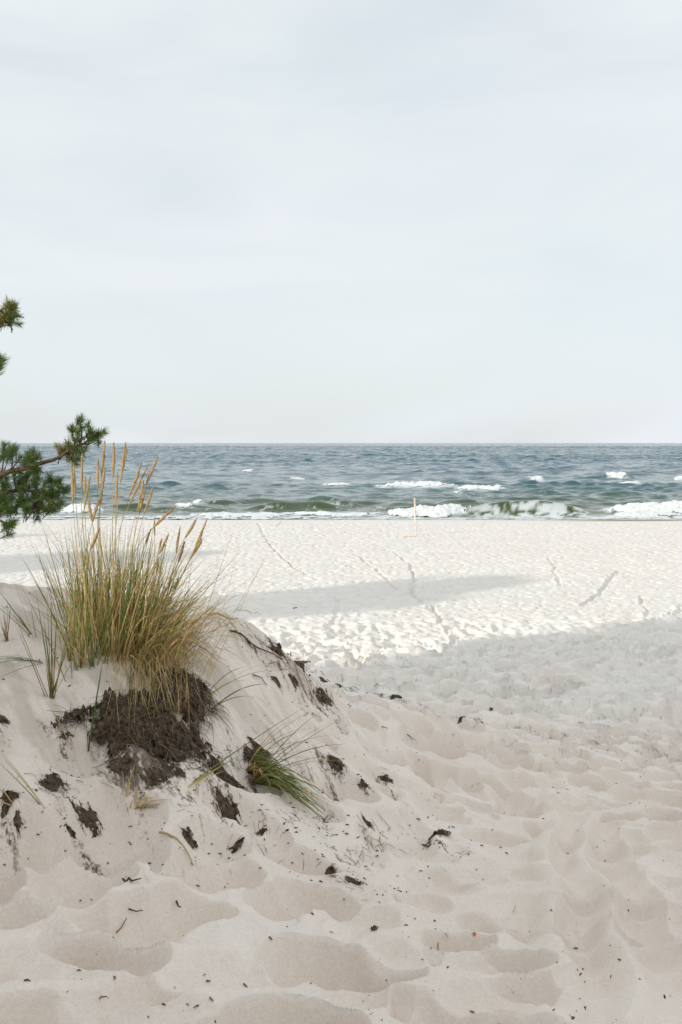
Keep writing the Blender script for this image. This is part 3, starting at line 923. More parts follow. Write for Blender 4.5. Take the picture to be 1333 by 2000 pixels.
# ------------------------------------------------------------------ marram grass
def make_seed_head(name, a, b, rad, parent, mat, rnd):
    """spike-like panicle from foot a to tip b with small overlapping spikelets"""
    V, F = [], []
    n = 9
    mid = a.lerp(b, .5) + Vector((rnd.uniform(-.006, .006), rnd.uniform(-.006, .006), 0))
    pts = bez(a, mid, b, n)
    prof = [.35, .72, .95, 1.0, .98, .9, .76, .5, .14]
    tube(V, F, pts, [rad * .78 * q * rnd.uniform(.9, 1.1) for q in prof], 6)
    ax = (b - a).normalized()
    _, s, u = frame_of(ax)
    L = (b - a).length
    for i in range(70):
        t = rnd.uniform(.02, .97)
        c = bez(a, mid, b, 3)[1].lerp(b, 0) if False else a.lerp(mid, t * 2) if t < .5 else mid.lerp(b, t * 2 - 1)
        k = np.interp(t, np.linspace(0, 1, 9), prof)
        an = rnd.uniform(0, 6.28)
        out = s * math.cos(an) + u * math.sin(an)
        p = c + out * rad * .6 * k
        q = p + ax * rnd.uniform(.010, .020) + out * rad * rnd.uniform(.05, .35)
        w = ax.cross(out) * rad * .22
        bi = len(V)
        V += [p - w, p + w, q, p + out * rad * .25]
        F += [(bi, bi + 1, bi + 2), (bi, bi + 3, bi + 2), (bi + 1, bi + 2, bi + 3)]
    return plant_part(name, parent, V, F, mat)

def big_tuft():
    rnd = random.Random(21)
    root = empty('marram_grass', ground_v(250, 5.75), 'large marram grass clump with tall straw seed heads on the dune mound', 'grass clump')
    Z = lambda X, Y: (120 + X / 4.443, 850 + Y / 4.443)
    heads = [(85, 225, 103, 605), (113, 250, 125, 530), (181, 150, 175, 460), (207, 360, 205, 500), (258, 350, 200, 640), (319, 195, 317, 465), (378, 50, 350, 350), (455, 65, 448, 365),
             (560, 60, 515, 410), (570, 105, 528, 330), (380, 275, 345, 520), (490, 320, 478, 575), (348, 440, 340, 600), (235, 555, 270, 750), (340, 545, 272, 750), (700, 230, 590, 530),
             (750, 265, 590, 605), (835, 188, 735, 430), (715, 385, 670, 640), (735, 460, 680, 680), (798, 445, 722, 680), (988, 622, 800, 800), (812, 740, 812, 870), (778, 820, 733, 945),
             (875, 905, 848, 1000), (930, 860, 850, 1030), (1030, 800, 998, 1020), (1175, 720, 1075, 890), (1070, 925, 1017, 1105), (1268, 722, 1165, 960), (1222, 860, 1120, 1075),
             (1220, 910, 1140, 1040), (1015, 1240, 985, 1350), (840, 1075, 825, 1200), (630, 1150, 625, 1300), (330, 810, 250, 1000), (240, 1030, 200, 1230)]
    for k, (tx, ty, bx, by) in enumerate(heads):
        tu, tv = Z(tx, ty)
        bu, bv = Z(bx, by)
        d = rnd.uniform(5.4, 6.1)
        a, b = at(bu, bv, d), at(tu, tv, d + rnd.uniform(-.06, .06))
        fu = 215 + (bu - 190) * .42 + rnd.uniform(-18, 18)
        f = ground_v(fu, d + rnd.uniform(-.15, .15))
        V, F = [], []
        ax = (a - b).normalized()
        c = a + ax * (a - f).length * .5
        pts = bez(f, c, a, 9)
        tube(V, F, pts, [.0024 - .001 * i / 8 for i in range(9)], 4)
        st = plant_part('stem', root, V, F, M_STRAW if rnd.random() < .75 else M_OLIVE)
        small = k in (22, 23, 24, 32, 33, 34)
        make_seed_head('seed_head', a, b, rnd.uniform(.0090, .0112) * (.75 if small else 1), st, M_HEAD if k not in (28, 32, 23) else M_BROWN, rnd)
    # upright leaves
    groups = {}
    n_single = 0
    def leaf(p0, tip, rise, w, mat, n=8, single=False, side=0.0):
        nonlocal n_single
        pts = leaf_pts(p0, tip, rise, n, side)
        if single and n_single < 255:
            V, F = [], []
            ribbon(V, F, pts, w, rnd)
            plant_part('blade', root, V, F, mat)
            n_single += 1
        else:
            V, F = groups.setdefault(mat.name, (mat, [], []))[1:]
            ribbon(V, F, pts, w, rnd)
    for k in range(780):
        bu = rnd.gauss(220, 52)
        while not 118 < bu < 350:
            bu = rnd.gauss(220, 52)
        d0 = rnd.uniform(5.45, 6.35) + (bu - 250) * .0012
        p0 = ground_v(bu, d0)
        lean = (bu - 195) * rnd.uniform(.15, 1.1) + rnd.gauss(14, 38)
        hgt = rnd.betavariate(2.2, 2.0) * (1 if bu < 300 else .72)
        tv = 1210 - 225 * hgt + abs(lean) * .30 + max(0, bu - 290) * .35
        tip = at(bu + lean, tv, d0 + rnd.gauss(0, .20))
        if rnd.random() < .12:
            tip.z -= .10
        r = rnd.random()
        right = bu > 300
        mat = (M_STRAW if r < .45 else M_OLIVE if r < .68 else M_GREEN if r < .93 else M_BROWN) if right else (M_GREEN if r < .28 else M_DEEPGREEN if r < .40 else M_OLIVE if r < .60 else M_STRAW if r < .95 else M_BROWN)
        leaf(p0, tip, rnd.uniform(.01, .09), rnd.uniform(.0050, .0092), mat, 8, k % 6 == 0)
    # straw leaves that arch to the right and hang over the front
    for k in range(500):
        bu = 225 + 145 * rnd.betavariate(1.4, 1.6)
        d0 = rnd.uniform(5.35, 6.15)
        p0 = ground_v(bu, d0)
        ang = rnd.random()
        if ang < .48:
            tu, tv = bu + rnd.uniform(30, 150), rnd.uniform(1150, 1330)
        else:
            tu, tv = bu + rnd.uniform(-50, 90), rnd.uniform(1270, 1475)
        if ang < .48:
            tip = at(tu, tv, d0 - rnd.uniform(-.15, .45))
        else:
            h = hit_px([(tu, tv)], ground_z)[0]
            tip = Vector(h) + Vector((0, 0, rnd.uniform(.0, .10)))
        g = gz(tip.x, tip.y)
        if tip.z < g + .01:
            tip.z = g + rnd.uniform(.0, .05)
        r = rnd.random()
        mat = M_STRAW if r < .60 else M_BROWN if r < .76 else M_OLIVE if r < .90 else M_GREEN
        leaf(p0, tip, rnd.uniform(.10, .26), rnd.uniform(.0040, .0068), mat, 9, k % 10 == 0, rnd.uniform(-.05, .05))
    # fine stray stalks that stand clear of the clump on both sides
    for k in range(120):
        left = rnd.random() < .45
        bu = rnd.uniform(140, 240) if left else rnd.uniform(230, 400)
        d0 = rnd.uniform(5.5, 6.2)
        p0 = ground_v(bu, d0)
        tu, tv = (rnd.uniform(50, 200), rnd.uniform(990, 1150)) if left else (bu + rnd.uniform(30, 170), rnd.uniform(1010, 1250))
        tip = at(tu, tv, d0 + rnd.uniform(-.2, .2))
        leaf(p0, tip, rnd.uniform(.0, .06), rnd.uniform(.0028, .0040), rnd.choice((M_STRAW, M_STRAW, M_OLIVE, M_BROWN)), 8, k % 3 == 0)
    for nm, (mat, V, F) in groups.items():
        plant_part('foliage', root, V, F, mat, 'stuff')
    return root
big_tuft()

def small_plant(name, label, cat, bases, leaves, group=None):
    """bases: (u, d) list; leaves: (base index, tip u, tip v, tip d offset, rise, width, material)"""
    rnd = random.Random(hash(label) % 999 if False else len(label) * 7)
    bp = [ground_v(u, d) for u, d in bases]
    root = empty(name, bp[0], label, cat, group)
    for bi, tu, tv, dd, rise, w, mat in leaves:
        p0 = bp[bi] + Vector((rnd.uniform(-.012, .012), rnd.uniform(-.012, .012), 0))
        tip = at(tu, tv, bases[bi][1] + dd)
        g = gz(tip.x, tip.y)
        if tip.z < g + .022:
            tip.z = g + .022
        V, F = [], []
        ribbon(V, F, leaf_pts(p0, tip, rise, 9), w * 1.5, rnd)
        plant_part('blade', root, V, F, mat)
    return root

def dune_d(u, v):
    return float(hit_px([(u, v)], ground_z)[0][1])

_r = random.Random(8)
# left front tuft with green blades on purple sheaths
d1 = dune_d(92, 1362)
lv = [(0, 92, 1135, .02, 0, .0085, M_DEEPGREEN), (0, 100, 1150, .05, 0, .007, M_GREEN), (0, 112, 1190, 0, .02, .006, M_GREEN), (0, 150, 1160, .1, .02, .006, M_DEEPGREEN), (0, 175, 1150, .1, .03, .006, M_GREEN),
      (0, 118, 1215, 0, 0, .006, M_STRAW), (0, 85, 1200, 0, 0, .006, M_GREEN), (0, 70, 1150, .05, .01, .005, M_GREEN), (0, 200, 1200, .1, .05, .005, M_OLIVE), (0, 130, 1240, -.05, .02, .006, M_OLIVE),
      (0, 106, 1260, 0, 0, .007, M_BROWN), (0, 96, 1270, 0, 0, .007, M_BROWN), (0, 90, 1280, 0, 0, .007, M_STRAW), (0, 88, 1285, 0, 0, .007, M_BROWN), (0, 145, 1230, .05, .03, .005, M_GREEN), (0, 122, 1170, .1, .01, .006, M_GREEN)]
small_plant('marram_tuft', 'slender green marram tuft with brown sheaths in front of the large clump', 'grass tuft', [(92, d1)], lv)
# leaning pair beside it
d1 = dune_d(84, 1358)
small_plant('marram_shoot', 'two long green blades leaning left beside the slender front tuft', 'grass shoot', [(84, d1)],
            [(0, 28, 1215, .05, .02, .0075, M_DEEPGREEN), (0, 45, 1255, .0, .03, .0075, M_GREEN), (0, 20, 1180, .2, 0, .0045, M_OLIVE)])
d1 = dune_d(140, 1472)
small_plant('marram_shoot', 'long olive blade arching down left to a straw base above the humus bank', 'grass shoot', [(132, dune_d(132, 1455))],
            [(0, 84, 1358, .15, .02, .006, M_OLIVE), (0, 100, 1380, .1, .02, .005, M_STRAW)])
d1 = dune_d(162, 1468)
small_plant('marram_shoot', 'single upright green blade with russet base in front of the root mat', 'grass shoot', [(162, d1)],
            [(0, 203, 1280, .0, .01, .0075, M_DEEPGREEN), (0, 168, 1400, 0, 0, .006, M_REDTWIG), (0, 182, 1390, .0, 0, .003, M_STRAW)])
# straw clumps at the foot of the big tuft
for (u, v, lab) in ((150, 1304, 'short straw bundle at the foot of the large clump, the nearest one'), (128, 1292, 'short straw bundle between the slender tuft and the large clump'), (196, 1280, 'short brown straw bundle behind the bare sand saddle')):
    d1 = dune_d(u, v)
    small_plant('straw_bundle', lab, 'straw bundle', [(u, d1)],
                [(0, u + _r.uniform(-6, 38), v - _r.uniform(45, 190), _r.uniform(0, .2), _r.uniform(0, .03), _r.uniform(.0045, .006), _r.choice((M_STRAW, M_STRAW, M_BROWN, M_OLIVE))) for _ in range(16)])
# left edge shoots
d1 = dune_d(55, 1240)
small_plant('marram_shoot', 'russet stalk with three green blades on the sand at the left edge', 'grass shoot', [(55, d1)],
            [(0, 32, 1200, 0, 0, .006, M_BROWN), (0, -6, 1150, 0, .01, .0055, M_GREEN), (0, -10, 1172, 0, .015, .0055, M_GREEN), (0, -30, 1165, .05, .02, .005, M_DEEPGREEN), (0, 4, 1160, .02, 0, .0045, M_GREEN), (0, 34, 1196, 0, 0, .007, M_BROWN)])
d1 = dune_d(6, 1252)
small_plant('marram_tuft', 'small bristly tuft at the left edge behind the russet stalk', 'grass tuft', [(6, d1)],
            [(0, 6 + _r.uniform(-18, 16), _r.uniform(1165, 1225), _r.uniform(-.1, .1), .0, .0045, _r.choice((M_GREEN, M_DEEPGREEN, M_BROWN, M_STRAW))) for _ in range(18)])
d1 = dune_d(64, 1244)
small_plant('marram_shoot', 'thin pale stalks leaning left on the crest sand', 'grass shoot', [(64, d1)],
            [(0, 44, 1150, 0, .0, .003, M_GREEN), (0, 68, 1190, 0, 0, .003, M_STRAW), (0, 58, 1170, 0, 0, .003, M_BROWN), (0, 28, 1135, 0, .01, .003, M_OLIVE)])
# fan of thin blades sweeping left at the edge (rooted right, tips out of frame)
d1 = dune_d(58, 1290)
small_plant('marram_tuft', 'fan of thin green blades sweeping out to the left edge', 'grass tuft', [(62, d1), (80, d1 - .05)],
            [(k % 2, -_r.uniform(10, 60), _r.uniform(1290, 1400), -_r.uniform(.1, .5), _r.uniform(.02, .08), _r.uniform(.003, .005), _r.choice((M_GREEN, M_GREEN, M_DEEPGREEN, M_OLIVE))) for k in range(12)])
d1 = dune_d(95, 1580)
small_plant('marram_shoot', 'long pale green blade lying down the slope at the lower left', 'grass shoot', [(98, d1)],
            [(0, -10, 1462, .05, .02, .0065, M_OLIVE), (0, -12, 1480, .05, .02, .005, M_GREEN), (0, -10, 1455, .0, .03, .004, M_PALE)])
d1 = dune_d(16, 1580)
small_plant('marram_shoot', 'small yellow straw sprig at the left edge beside a dark clod', 'grass shoot', [(16, d1)],
            [(0, -8, 1530, 0, .02, .006, M_STRAW), (0, 6, 1545, 0, .01, .005, M_STRAW), (0, -12, 1565, 0, .01, .005, M_PALE)])
# low green tuft on the slope
d1 = dune_d(478, 1500)
lv = []
for k in range(120):
    q = _r.random()
    if q < .22:
        tu, tv, rise = _r.uniform(520, 720), _r.uniform(1385, 1490), _r.uniform(.05, .12)
    else:
        f = _r.betavariate(2, 1.6)
        tu, tv, rise = 520 + 140 * f + _r.gauss(0, 13), 1512 + 88 * f + _r.gauss(0, 20), _r.uniform(.06, .13)
    m = _r.random()
    lv.append((k % 4, tu, tv, -_r.uniform(.0, .30) if q >= .22 else _r.uniform(-.1, .2), rise, _r.uniform(.0042, .0072) if q >= .22 else .0036, M_GREEN if m < .42 else M_DEEPGREEN if m < .68 else M_OLIVE if m < .86 else M_STRAW))
for k in range(34):
    lv.append((k % 4, 478 + _r.uniform(20, 80), 1500 + _r.uniform(-20, 30), -_r.uniform(-.02, .1), .03, .007, _r.choice((M_BROWN, M_BROWN, M_TWIG, M_STRAW))))
small_plant('marram_tuft', 'low green marram tuft blown flat down the open slope below the big clump', 'grass tuft', [(478, d1), (488, d1 - .04), (484, d1 + .06), (498, d1)], lv)
d1 = dune_d(358, 1533)
small_plant('marram_shoot', 'yellow green blade rising right across the long root slab', 'grass shoot', [(358, d1)],
            [(0, 600, 1378, .5, .02, .0065, M_GREEN), (0, 470, 1475, .2, .01, .008, M_OLIVE), (0, 440, 1505, .05, .01, .008, M_STRAW), (0, 405, 1510, .05, .0, .007, M_PALE)])
# blades thrown right from the clump over the slope
d1 = dune_d(415, 1375)
small_plant('marram_tuft', 'few long green blades arching right from the flank of the big clump', 'grass tuft', [(392, d1), (405, d1 - .05)],
            [(0, 545, 1310, .3, .10, .005, M_GREEN), (1, 520, 1336, .2, .08, .006, M_DEEPGREEN), (1, 500, 1362, .1, .07, .005, M_GREEN), (0, 560, 1292, .4, .12, .004, M_STRAW), (0, 480, 1302, .2, .08, .005, M_GREEN),
             (1, 470, 1420, -.1, .06, .005, M_STRAW), (1, 460, 1440, -.15, .05, .005, M_GREEN), (0, 490, 1330, .1, .08, .004, M_OLIVE), (1, 450, 1400, -.1, .05, .006, M_BROWN), (1, 440, 1430, -.1, .05, .005, M_BROWN)])
# dried yellow tuft and leaves lower on the slope
d1 = dune_d(240, 1548)
small_plant('dry_grass_tuft', 'dried yellow grass tuft sprawling on the sand below the root mat', 'grass tuft', [(238, d1), (250, d1 - .03)],
            [(0, 266, 1488, .0, .02, .009, M_STRAW), (0, 240, 1505, 0, .01, .009, M_STRAW), (0, 252, 1520, 0, .02, .010, M_PALE), (1, 340, 1565, -.03, .03, .009, M_PALE), (1, 380, 1580, -.02, .03, .006, M_OLIVE), (1, 400, 1592, -.05, .03, .004, M_OLIVE),
             (1, 300, 1560, -.05, .04, .010, M_STRAW), (0, 180, 1543, .02, .01, .005, M_PALE), (1, 270, 1535, 0, .05, .011, M_PALE), (1, 262, 1560, -.05, .02, .012, M_STRAW), (0, 370, 1530, .1, .03, .004, M_STRAW), (1, 420, 1560, .1, .03, .003, M_PALE)])
d1 = dune_d(264, 1578)
small_plant('dry_leaf', 'twisted straw knot on the sand just below the dried yellow tuft', 'dry leaf', [(264, d1)],
            [(0, 305, 1620, -.02, .02, .012, M_STRAW), (0, 295, 1605, -.01, .025, .010, M_PALE), (0, 288, 1610, -.01, .01, .008, M_BROWN), (0, 268, 1608, 0, .01, .004, M_PALE)])

def bent(name, label, cat, px, rad, mat, lift=.006, sides=5, group=None, jitter=0.0):
    """a twig, stalk or leaf lying on the sand along photo pixels"""
    g = hit_px(px, ground_z)
    pts = [Vector(p) for p in g]
    out = []
    for a, b in zip(pts[:-1], pts[1:]):
        out += [a.lerp(b, t) for t in (0, .33, .66)]
    out.append(pts[-1])
    top = lambda p: max(gz(p.x + a, p.y + b) for a, b in ((0, 0), (.012, 0), (-.012, 0), (0, .015), (0, -.015)))
    out = [Vector((p.x, p.y, top(p) + lift + rad * .6 + jitter * math.sin(i * 1.9))) for i, p in enumerate(out)]
    V, F = [], []
    n = len(out)
    c = sum(out, Vector()) / n
    tube(V, F, [p - c for p in out], [rad * (1 - .55 * i / (n - 1)) for i in range(n)], sides)
    o = mesh_obj(name, V, F, mat)
    o.location = c
    return tag(o, label, cat, group)

bent('dry_leaf', 'pale bent leaf lying alone on the lower slope of the mound', 'dry leaf', [(312, 1640), (335, 1638), (352, 1655), (368, 1682), (378, 1705)], .006, M_PALE, .006)
bent('seed_head', 'fallen straw seed head sticking out over the ridge beside the big clump', 'seed head', [(462, 1194), (485, 1196), (512, 1203)], .010, M_HEAD, .03)
bent('seed_head', 'fallen seed head lying on the crest next to the big clump', 'seed head', [(405, 1209), (435, 1212), (464, 1217)], .010, M_HEAD, .02)
for nm, lab, cat, px, rad, mat in [
    ('root', 'long dark exposed root running down the ridge crest', 'root', [(450, 1236), (470, 1243), (490, 1262), (515, 1275), (552, 1296)], .008, M_TWIG),
    ('root', 'short root branching off beside the long ridge root', 'root', [(478, 1250), (490, 1268), (495, 1274)], .006, M_TWIG),
    ('root', 'knotted root edging the crest of the ridge', 'root', [(548, 1268), (568, 1280), (585, 1300), (600, 1315)], .010, M_TWIG),
    ('root', 'thick dark root hugging the ridge edge under the crest clod', 'root', [(545, 1264), (562, 1278), (576, 1292), (592, 1308), (606, 1322)], .013, M_ROOT),
    ('root', 'wiry brown root trailing down the ridge to its end', 'root', [(606, 1316), (640, 1330), (672, 1344), (700, 1352)], .006, M_TWIG),
    ('twig', 'reddish zigzag twig on the slope under the ridge root', 'twig', [(527, 1300), (540, 1298), (548, 1312), (562, 1315)], .004, M_REDTWIG),
    ('twig', 'grey brown twig hooked over on the sand left of the reddish twig', 'twig', [(494, 1322), (512, 1328), (522, 1343)], .005, M_FIBREGREY),
    ('twig', 'thick dark stick on the bare sand near the lower left', 'stick', [(241, 1728), (258, 1726), (276, 1722)], .0055, M_TWIG),
    ('twig', 'short dark stub standing by the thick stick, further right', 'stick', [(345, 1775), (349, 1785), (354, 1787)], .0045, M_TWIG),
    ('twig', 'curled brown straw on a sand crest left of centre', 'twig', [(228, 1835), (238, 1826), (248, 1808)], .004, M_BROWN),
    ('twig', 'dark curl of bark lying near the curled brown straw', 'twig', [(252, 1792), (266, 1796), (280, 1795)], .0035, M_TWIG),
    ('twig', 'pale forked straw stalk standing up in the foreground sand', 'stalk', [(842, 1860), (856, 1856), (866, 1868)], .003, M_PALE),
    ('twig', 'brown straw lying beside the pale forked stalk', 'stalk', [(870, 1836), (876, 1854)], .003, M_STRAW),
    ('twig', 'thin dark twig beside the path of hollows, far down the slope', 'twig', [(796, 1442), (806, 1450), (812, 1454)], .004, M_TWIG),
    ('twig', 'thin dark twig lying level on the middle slope', 'twig', [(746, 1425), (758, 1427)], .004, M_TWIG),
    ('twig', 'thin twig standing oblique on the mid path sand', 'twig', [(1052, 1507), (1057, 1497)], .003, M_BROWN),
    ('twig', 'reddish bark sliver on the far path sand', 'bark sliver', [(1130, 1416), (1141, 1420)], .005, M_REDTWIG),
    ('twig', 'dark straw standing by the forked orange crumb', 'stalk', [(1003, 1785), (1008, 1770)], .0022, M_PALE),
    ('twig', 'thin arched root loop on the end of the ridge', 'root', [(730, 1345), (745, 1340), (757, 1342), (760, 1352)], .003, M_REDTWIG),
    ('twig', 'dry leaf curl on the slope right of the low green tuft', 'dry leaf', [(596, 1402), (612, 1398), (624, 1404), (630, 1410)], .003, M_STRAW),
    ('twig', 'loop of thin straw on the sand below the tangled clods', 'stalk', [(838, 1568), (850, 1556), (862, 1560), (868, 1576)], .0022, M_STRAW),
    ('twig', 'small brown straw on the sunlit beach near the shadow band', 'stalk', [(574, 1190), (581, 1187)], .02, M_BROWN),
]:
    bent(nm, lab, cat, px, rad, mat)

# ------------------------------------------------------------------ clods of matted roots
def clod(name, label, cat, u, v, hu, hv, thick, tilt=0.0, fibres=60, seed=1, mat=None, spread=1.0):
    """a ragged lump of peat held together by roots, lying on the sand, with loose fibres"""
    rnd = random.Random(seed)
    c = hit_px([(u, v)], ground_z)[0]
    rx = hu / FPX * c[1]
    ry = min(max(hv / FPX * c[1] / .62, .35 * rx), 1.1 * rx)
    root = empty(name, Vector(c), label, cat)
    n = int(min(90, max(26, hu * 1.1)))
    g = np.linspace(-1.35, 1.35, n)
    A, B = np.meshgrid(g, g)
    ca, sa = math.cos(tilt), math.sin(tilt)
    X = c[0] + (A * ca - B * sa) * rx
    Y = c[1] + (A * sa + B * ca) * ry
    ra = fbm(A * 1.7 + seed * 3.1, B * 2.6 - seed, 400 + seed, 5, .66)
    R = np.hypot(A, B) + (2.8 if hu > 50 else 2.1) * (ra - .5)
    Hh = np.clip(.92 - R, -.5, 1)
    G = ground_z(X.ravel(), Y.ravel()).reshape(X.shape)
    rough = fbm(A * rx * 55 + seed, B * ry * 55, 420 + seed, 4, .7)
    Z = G + np.where(Hh > 0, thick * np.clip(Hh * 2.2, 0, 1) ** .6 * (.1 + 1.5 * rough), -.02 + 0 * G) + .001
    o = grid_obj('peat', X, Y, Z, mat or M_ROOT, keep=(Hh[:-1, :-1] > -.05) & (Hh[1:, 1:] > -.05) & (Hh[1:, :-1] > -.05) & (Hh[:-1, 1:] > -.05))
    o.parent = root
    o.matrix_parent_inverse = Matrix.Translation(-root.location)
    if fibres:
        V, F, mi = [], [], []
        good = np.argwhere(Hh > .0)
        for k in range(fibres if hu > 50 else int(fibres * .6)):
            i, j = good[rnd.randrange(len(good))]
            x, y = X[i, j], Y[i, j]
            hgt = Z[i, j] - G[i, j]
            L = rnd.uniform(.3, 1.0) * min(rx, .11) * (1.0 if hu > 50 else .42) + .010
            th = rnd.gauss(-.98, 1.0) if rnd.random() < .7 else rnd.uniform(0, 6.28)
            dx, dy = math.cos(th) * L, math.sin(th) * L
            p0 = Vector((x, y, G[i, j] + hgt * rnd.uniform(.7, 1.1)))
            p1 = Vector((x + dx, y + dy, gz(x + dx, y + dy) + .003 + hgt * rnd.uniform(.0, .8)))
            pts = bez(p0, p0.lerp(p1, .5) + Vector((rnd.gauss(0, L * .25), rnd.gauss(0, L * .25), rnd.uniform(0, L * .35))), p1, 5)
            f0 = len(F)
            w = rnd.uniform(.0008, .0020)
            tube(V, F, pts, [w, w, w * .9, w * .7, w * .4], 3, False)
            q = rnd.random()
            mi += [0 if q < .55 else 1 if q < .85 else 2] * (len(F) - f0)
        plant_part('fibres', root, V, F, None, 'stuff', None, mi, [M_FIBRE, M_FIBREGREY, M_BROWN])
    return root

clod('root_mat', 'broad dark bank of matted roots and humus under the big grass clump', 'root mat', 288, 1420, 125, 44, .07, -.12, 900, 3)
clod('root_mat', 'brown thatch of dead leaves spilling down the right flank of the clump', 'root mat', 362, 1365, 52, 60, .08, -.4, 1000, 4, M_THATCH)
for i, (lab, u, v, hu, hv, th, ti, fb) in enumerate(CLODS):
    clod('root_clod', lab, 'root clod', u, v, hu * .82, hv * .85, th * .55, ti, fb, 10 + i)

# ------------------------------------------------------------------ loose crumbs of bark, needles and leaf, too many to count
def debris():
    rnd = random.Random(77)
    V, F, mi = [], [], []
    pts, pend = [], []
    for k in range(1900):
        q = rnd.random()
        if q < .52:
            d = 2.7 + 11 * rnd.random() ** 1.5
            x = d * rnd.uniform(-.35, .36)
        elif q < .82:
            c = rnd.choice(((480, 1560), (620, 1560), (700, 1700), (250, 1620), (700, 1330), (560, 1380), (650, 1640), (120, 1560), (700, 1480), (860, 1640), (400, 1620)))
            pend.append((c[0] + rnd.gauss(0, 75), min(1990, c[1] + rnd.gauss(0, 45))))
            continue
        else:
            d = 8 + 16 * rnd.random()
            x = d * rnd.uniform(-.05, .36)
        pts.append((x, d))
    pts += [(h[0], h[1]) for h in hit_px(pend, smooth_z)]
    arr = np.array(pts)
    zz = ground_z(arr[:, 0], arr[:, 1])
    for (x, y), z in zip(pts, zz):
        L = rnd.choice((.004, .006, .009, .014, .02)) * rnd.uniform(.7, 1.3) * (1 + .06 * max(0, y - 6))
        w = min(L * rnd.uniform(.2, .6), .007)
        th = rnd.uniform(0, 6.28)
        up = rnd.uniform(-.1, .35)
        dr = Vector((math.cos(th), math.sin(th), up))
        p = Vector((x, y, z + .002))
        bend = Vector((rnd.gauss(0, .2), rnd.gauss(0, .2), .25)) * L
        f0 = len(F)
        tube(V, F, [p - dr * L * .5, p + bend * .5, p + dr * L * .5], [w * .35, w * .5, w * .25], 4)
        mi += [rnd.choice((0, 0, 0, 0, 1, 1, 2))] * (len(F) - f0)
    pend = []
    for k in range(420):
        c = rnd.choice(((300, 1480), (420, 1520), (500, 1480), (600, 1520), (640, 1600), (700, 1680), (250, 1500), (560, 1300), (640, 1350), (120, 1540), (440, 1580), (560, 1600), (740, 1640)))
        pend.append((c[0] + rnd.choice((8, 22, 60)) * rnd.gauss(0, 1), c[1] + rnd.choice((6, 14, 34)) * rnd.gauss(0, 1)))
    for h in hit_px(pend, ground_z):
        L = rnd.uniform(.012, .055)
        th = rnd.gauss(-.98, .9)
        a, b = Vector((h[0], h[1], h[2] + .002)), Vector((h[0] + math.cos(th) * L, h[1] + math.sin(th) * L, 0))
        b.z = gz(b.x, b.y) + .003
        f0 = len(F)
        w = rnd.uniform(.0006, .0014)
        tube(V, F, bez(a, a.lerp(b, .5) + Vector((rnd.gauss(0, L * .2), rnd.gauss(0, L * .2), L * .15)), b, 4), [w, w, w, w * .5], 3, False)
        mi += [rnd.choice((0, 1, 1, 2))] * (len(F) - f0)
    o = mesh_obj('debris', V, F, None, None, True, [M_TWIG, M_FIBRE, M_BROWN], mi)
    tag(o, 'dark crumbs of bark and plant litter strewn over the sand', kind='stuff')
debris()
# an orange hip among the crumbs
p = hit_px([(927, 1826)], ground_z)[0]
V, F = [], []
tube(V, F, [Vector((0, 0, z)) for z in (-.006, -.004, 0, .004, .0065)], [.002, .0055, .0068, .0052, .0015], 8)
o = mesh_obj('berry', V, F, M_ORANGE)
o.location = (p[0], p[1], p[2] + .005)
tag(o, 'small orange red berry on the foreground sand', 'berry')

# ------------------------------------------------------------------ post on the beach
def beach_post():
    foot, top = at(812.6, 1048, 54.2), at(810.4, 974.5, 54.2)
    foot.z = gz(foot.x, foot.y) - .25
    m, n, l, pr = new_mat('peeled_wood')
    tc = n.new('ShaderNodeTexCoord')
    mp = n.new('ShaderNodeMapping')
    mp.inputs['Scale'].default_value = (6, 6, 2.2)
    nz = n.new('ShaderNodeTexNoise')
    nz.inputs['Scale'].default_value = 1.6
    nz.inputs['Detail'].default_value = 5
    r = n.new('ShaderNodeValToRGB')
    r.color_ramp.elements[0].position, r.color_ramp.elements[0].color = .42, (0.64, 0.49, 0.36, 1)
    r.color_ramp.elements[1].position, r.color_ramp.elements[1].color = .56, (0.80, 0.74, 0.66, 1)
    l.new(tc.outputs['Object'], mp.inputs['Vector'])
    l.new(mp.outputs['Vector'], nz.inputs['Vector'])
    l.new(nz.outputs['Fac'], r.inputs['Fac'])
    l.new(r.outputs['Color'], pr.inputs['Base Color'])
    pr.inputs['Roughness'].default_value = .8
    V, F = [], []
    ax = top - foot
    rnd = random.Random(4)
    pts = [ax * (i / 10) + Vector((rnd.gauss(0, .006), rnd.gauss(0, .006), 0)) for i in range(11)]
    tube(V, F, pts, [.042 + .018 * i / 10 + rnd.uniform(-.003, .003) for i in range(11)], 10)
    root = empty('beach_post', foot, 'lone peeled wooden post standing upright on the beach near the water', 'post')
    plant_part('shaft', root, [v + foot for v in V], F, m)
    V, F = [], []
    tube(V, F, [top + Vector((0, 0, .001)), top + ax.normalized() * .02, top + ax.normalized() * .045], [.061, .066, .05], 10)
    plant_part('cap', root, V, F, m)
    a = at(786, 1049, 53.6)
    a.z = gz(a.x, a.y)
    V, F = [], []
    pts = [Vector((i * .15, .02 * math.sin(i * 2.1), .03 + .012 * math.sin(i))) for i in range(6)]
    tube(V, F, pts, [.03, .034, .032, .03, .026, .02], 7)
    o = mesh_obj('stick', V, F, m)
    o.location = a
    tag(o, 'orange brown stick lying on the sand at the foot of the post', 'stick')
beach_post()

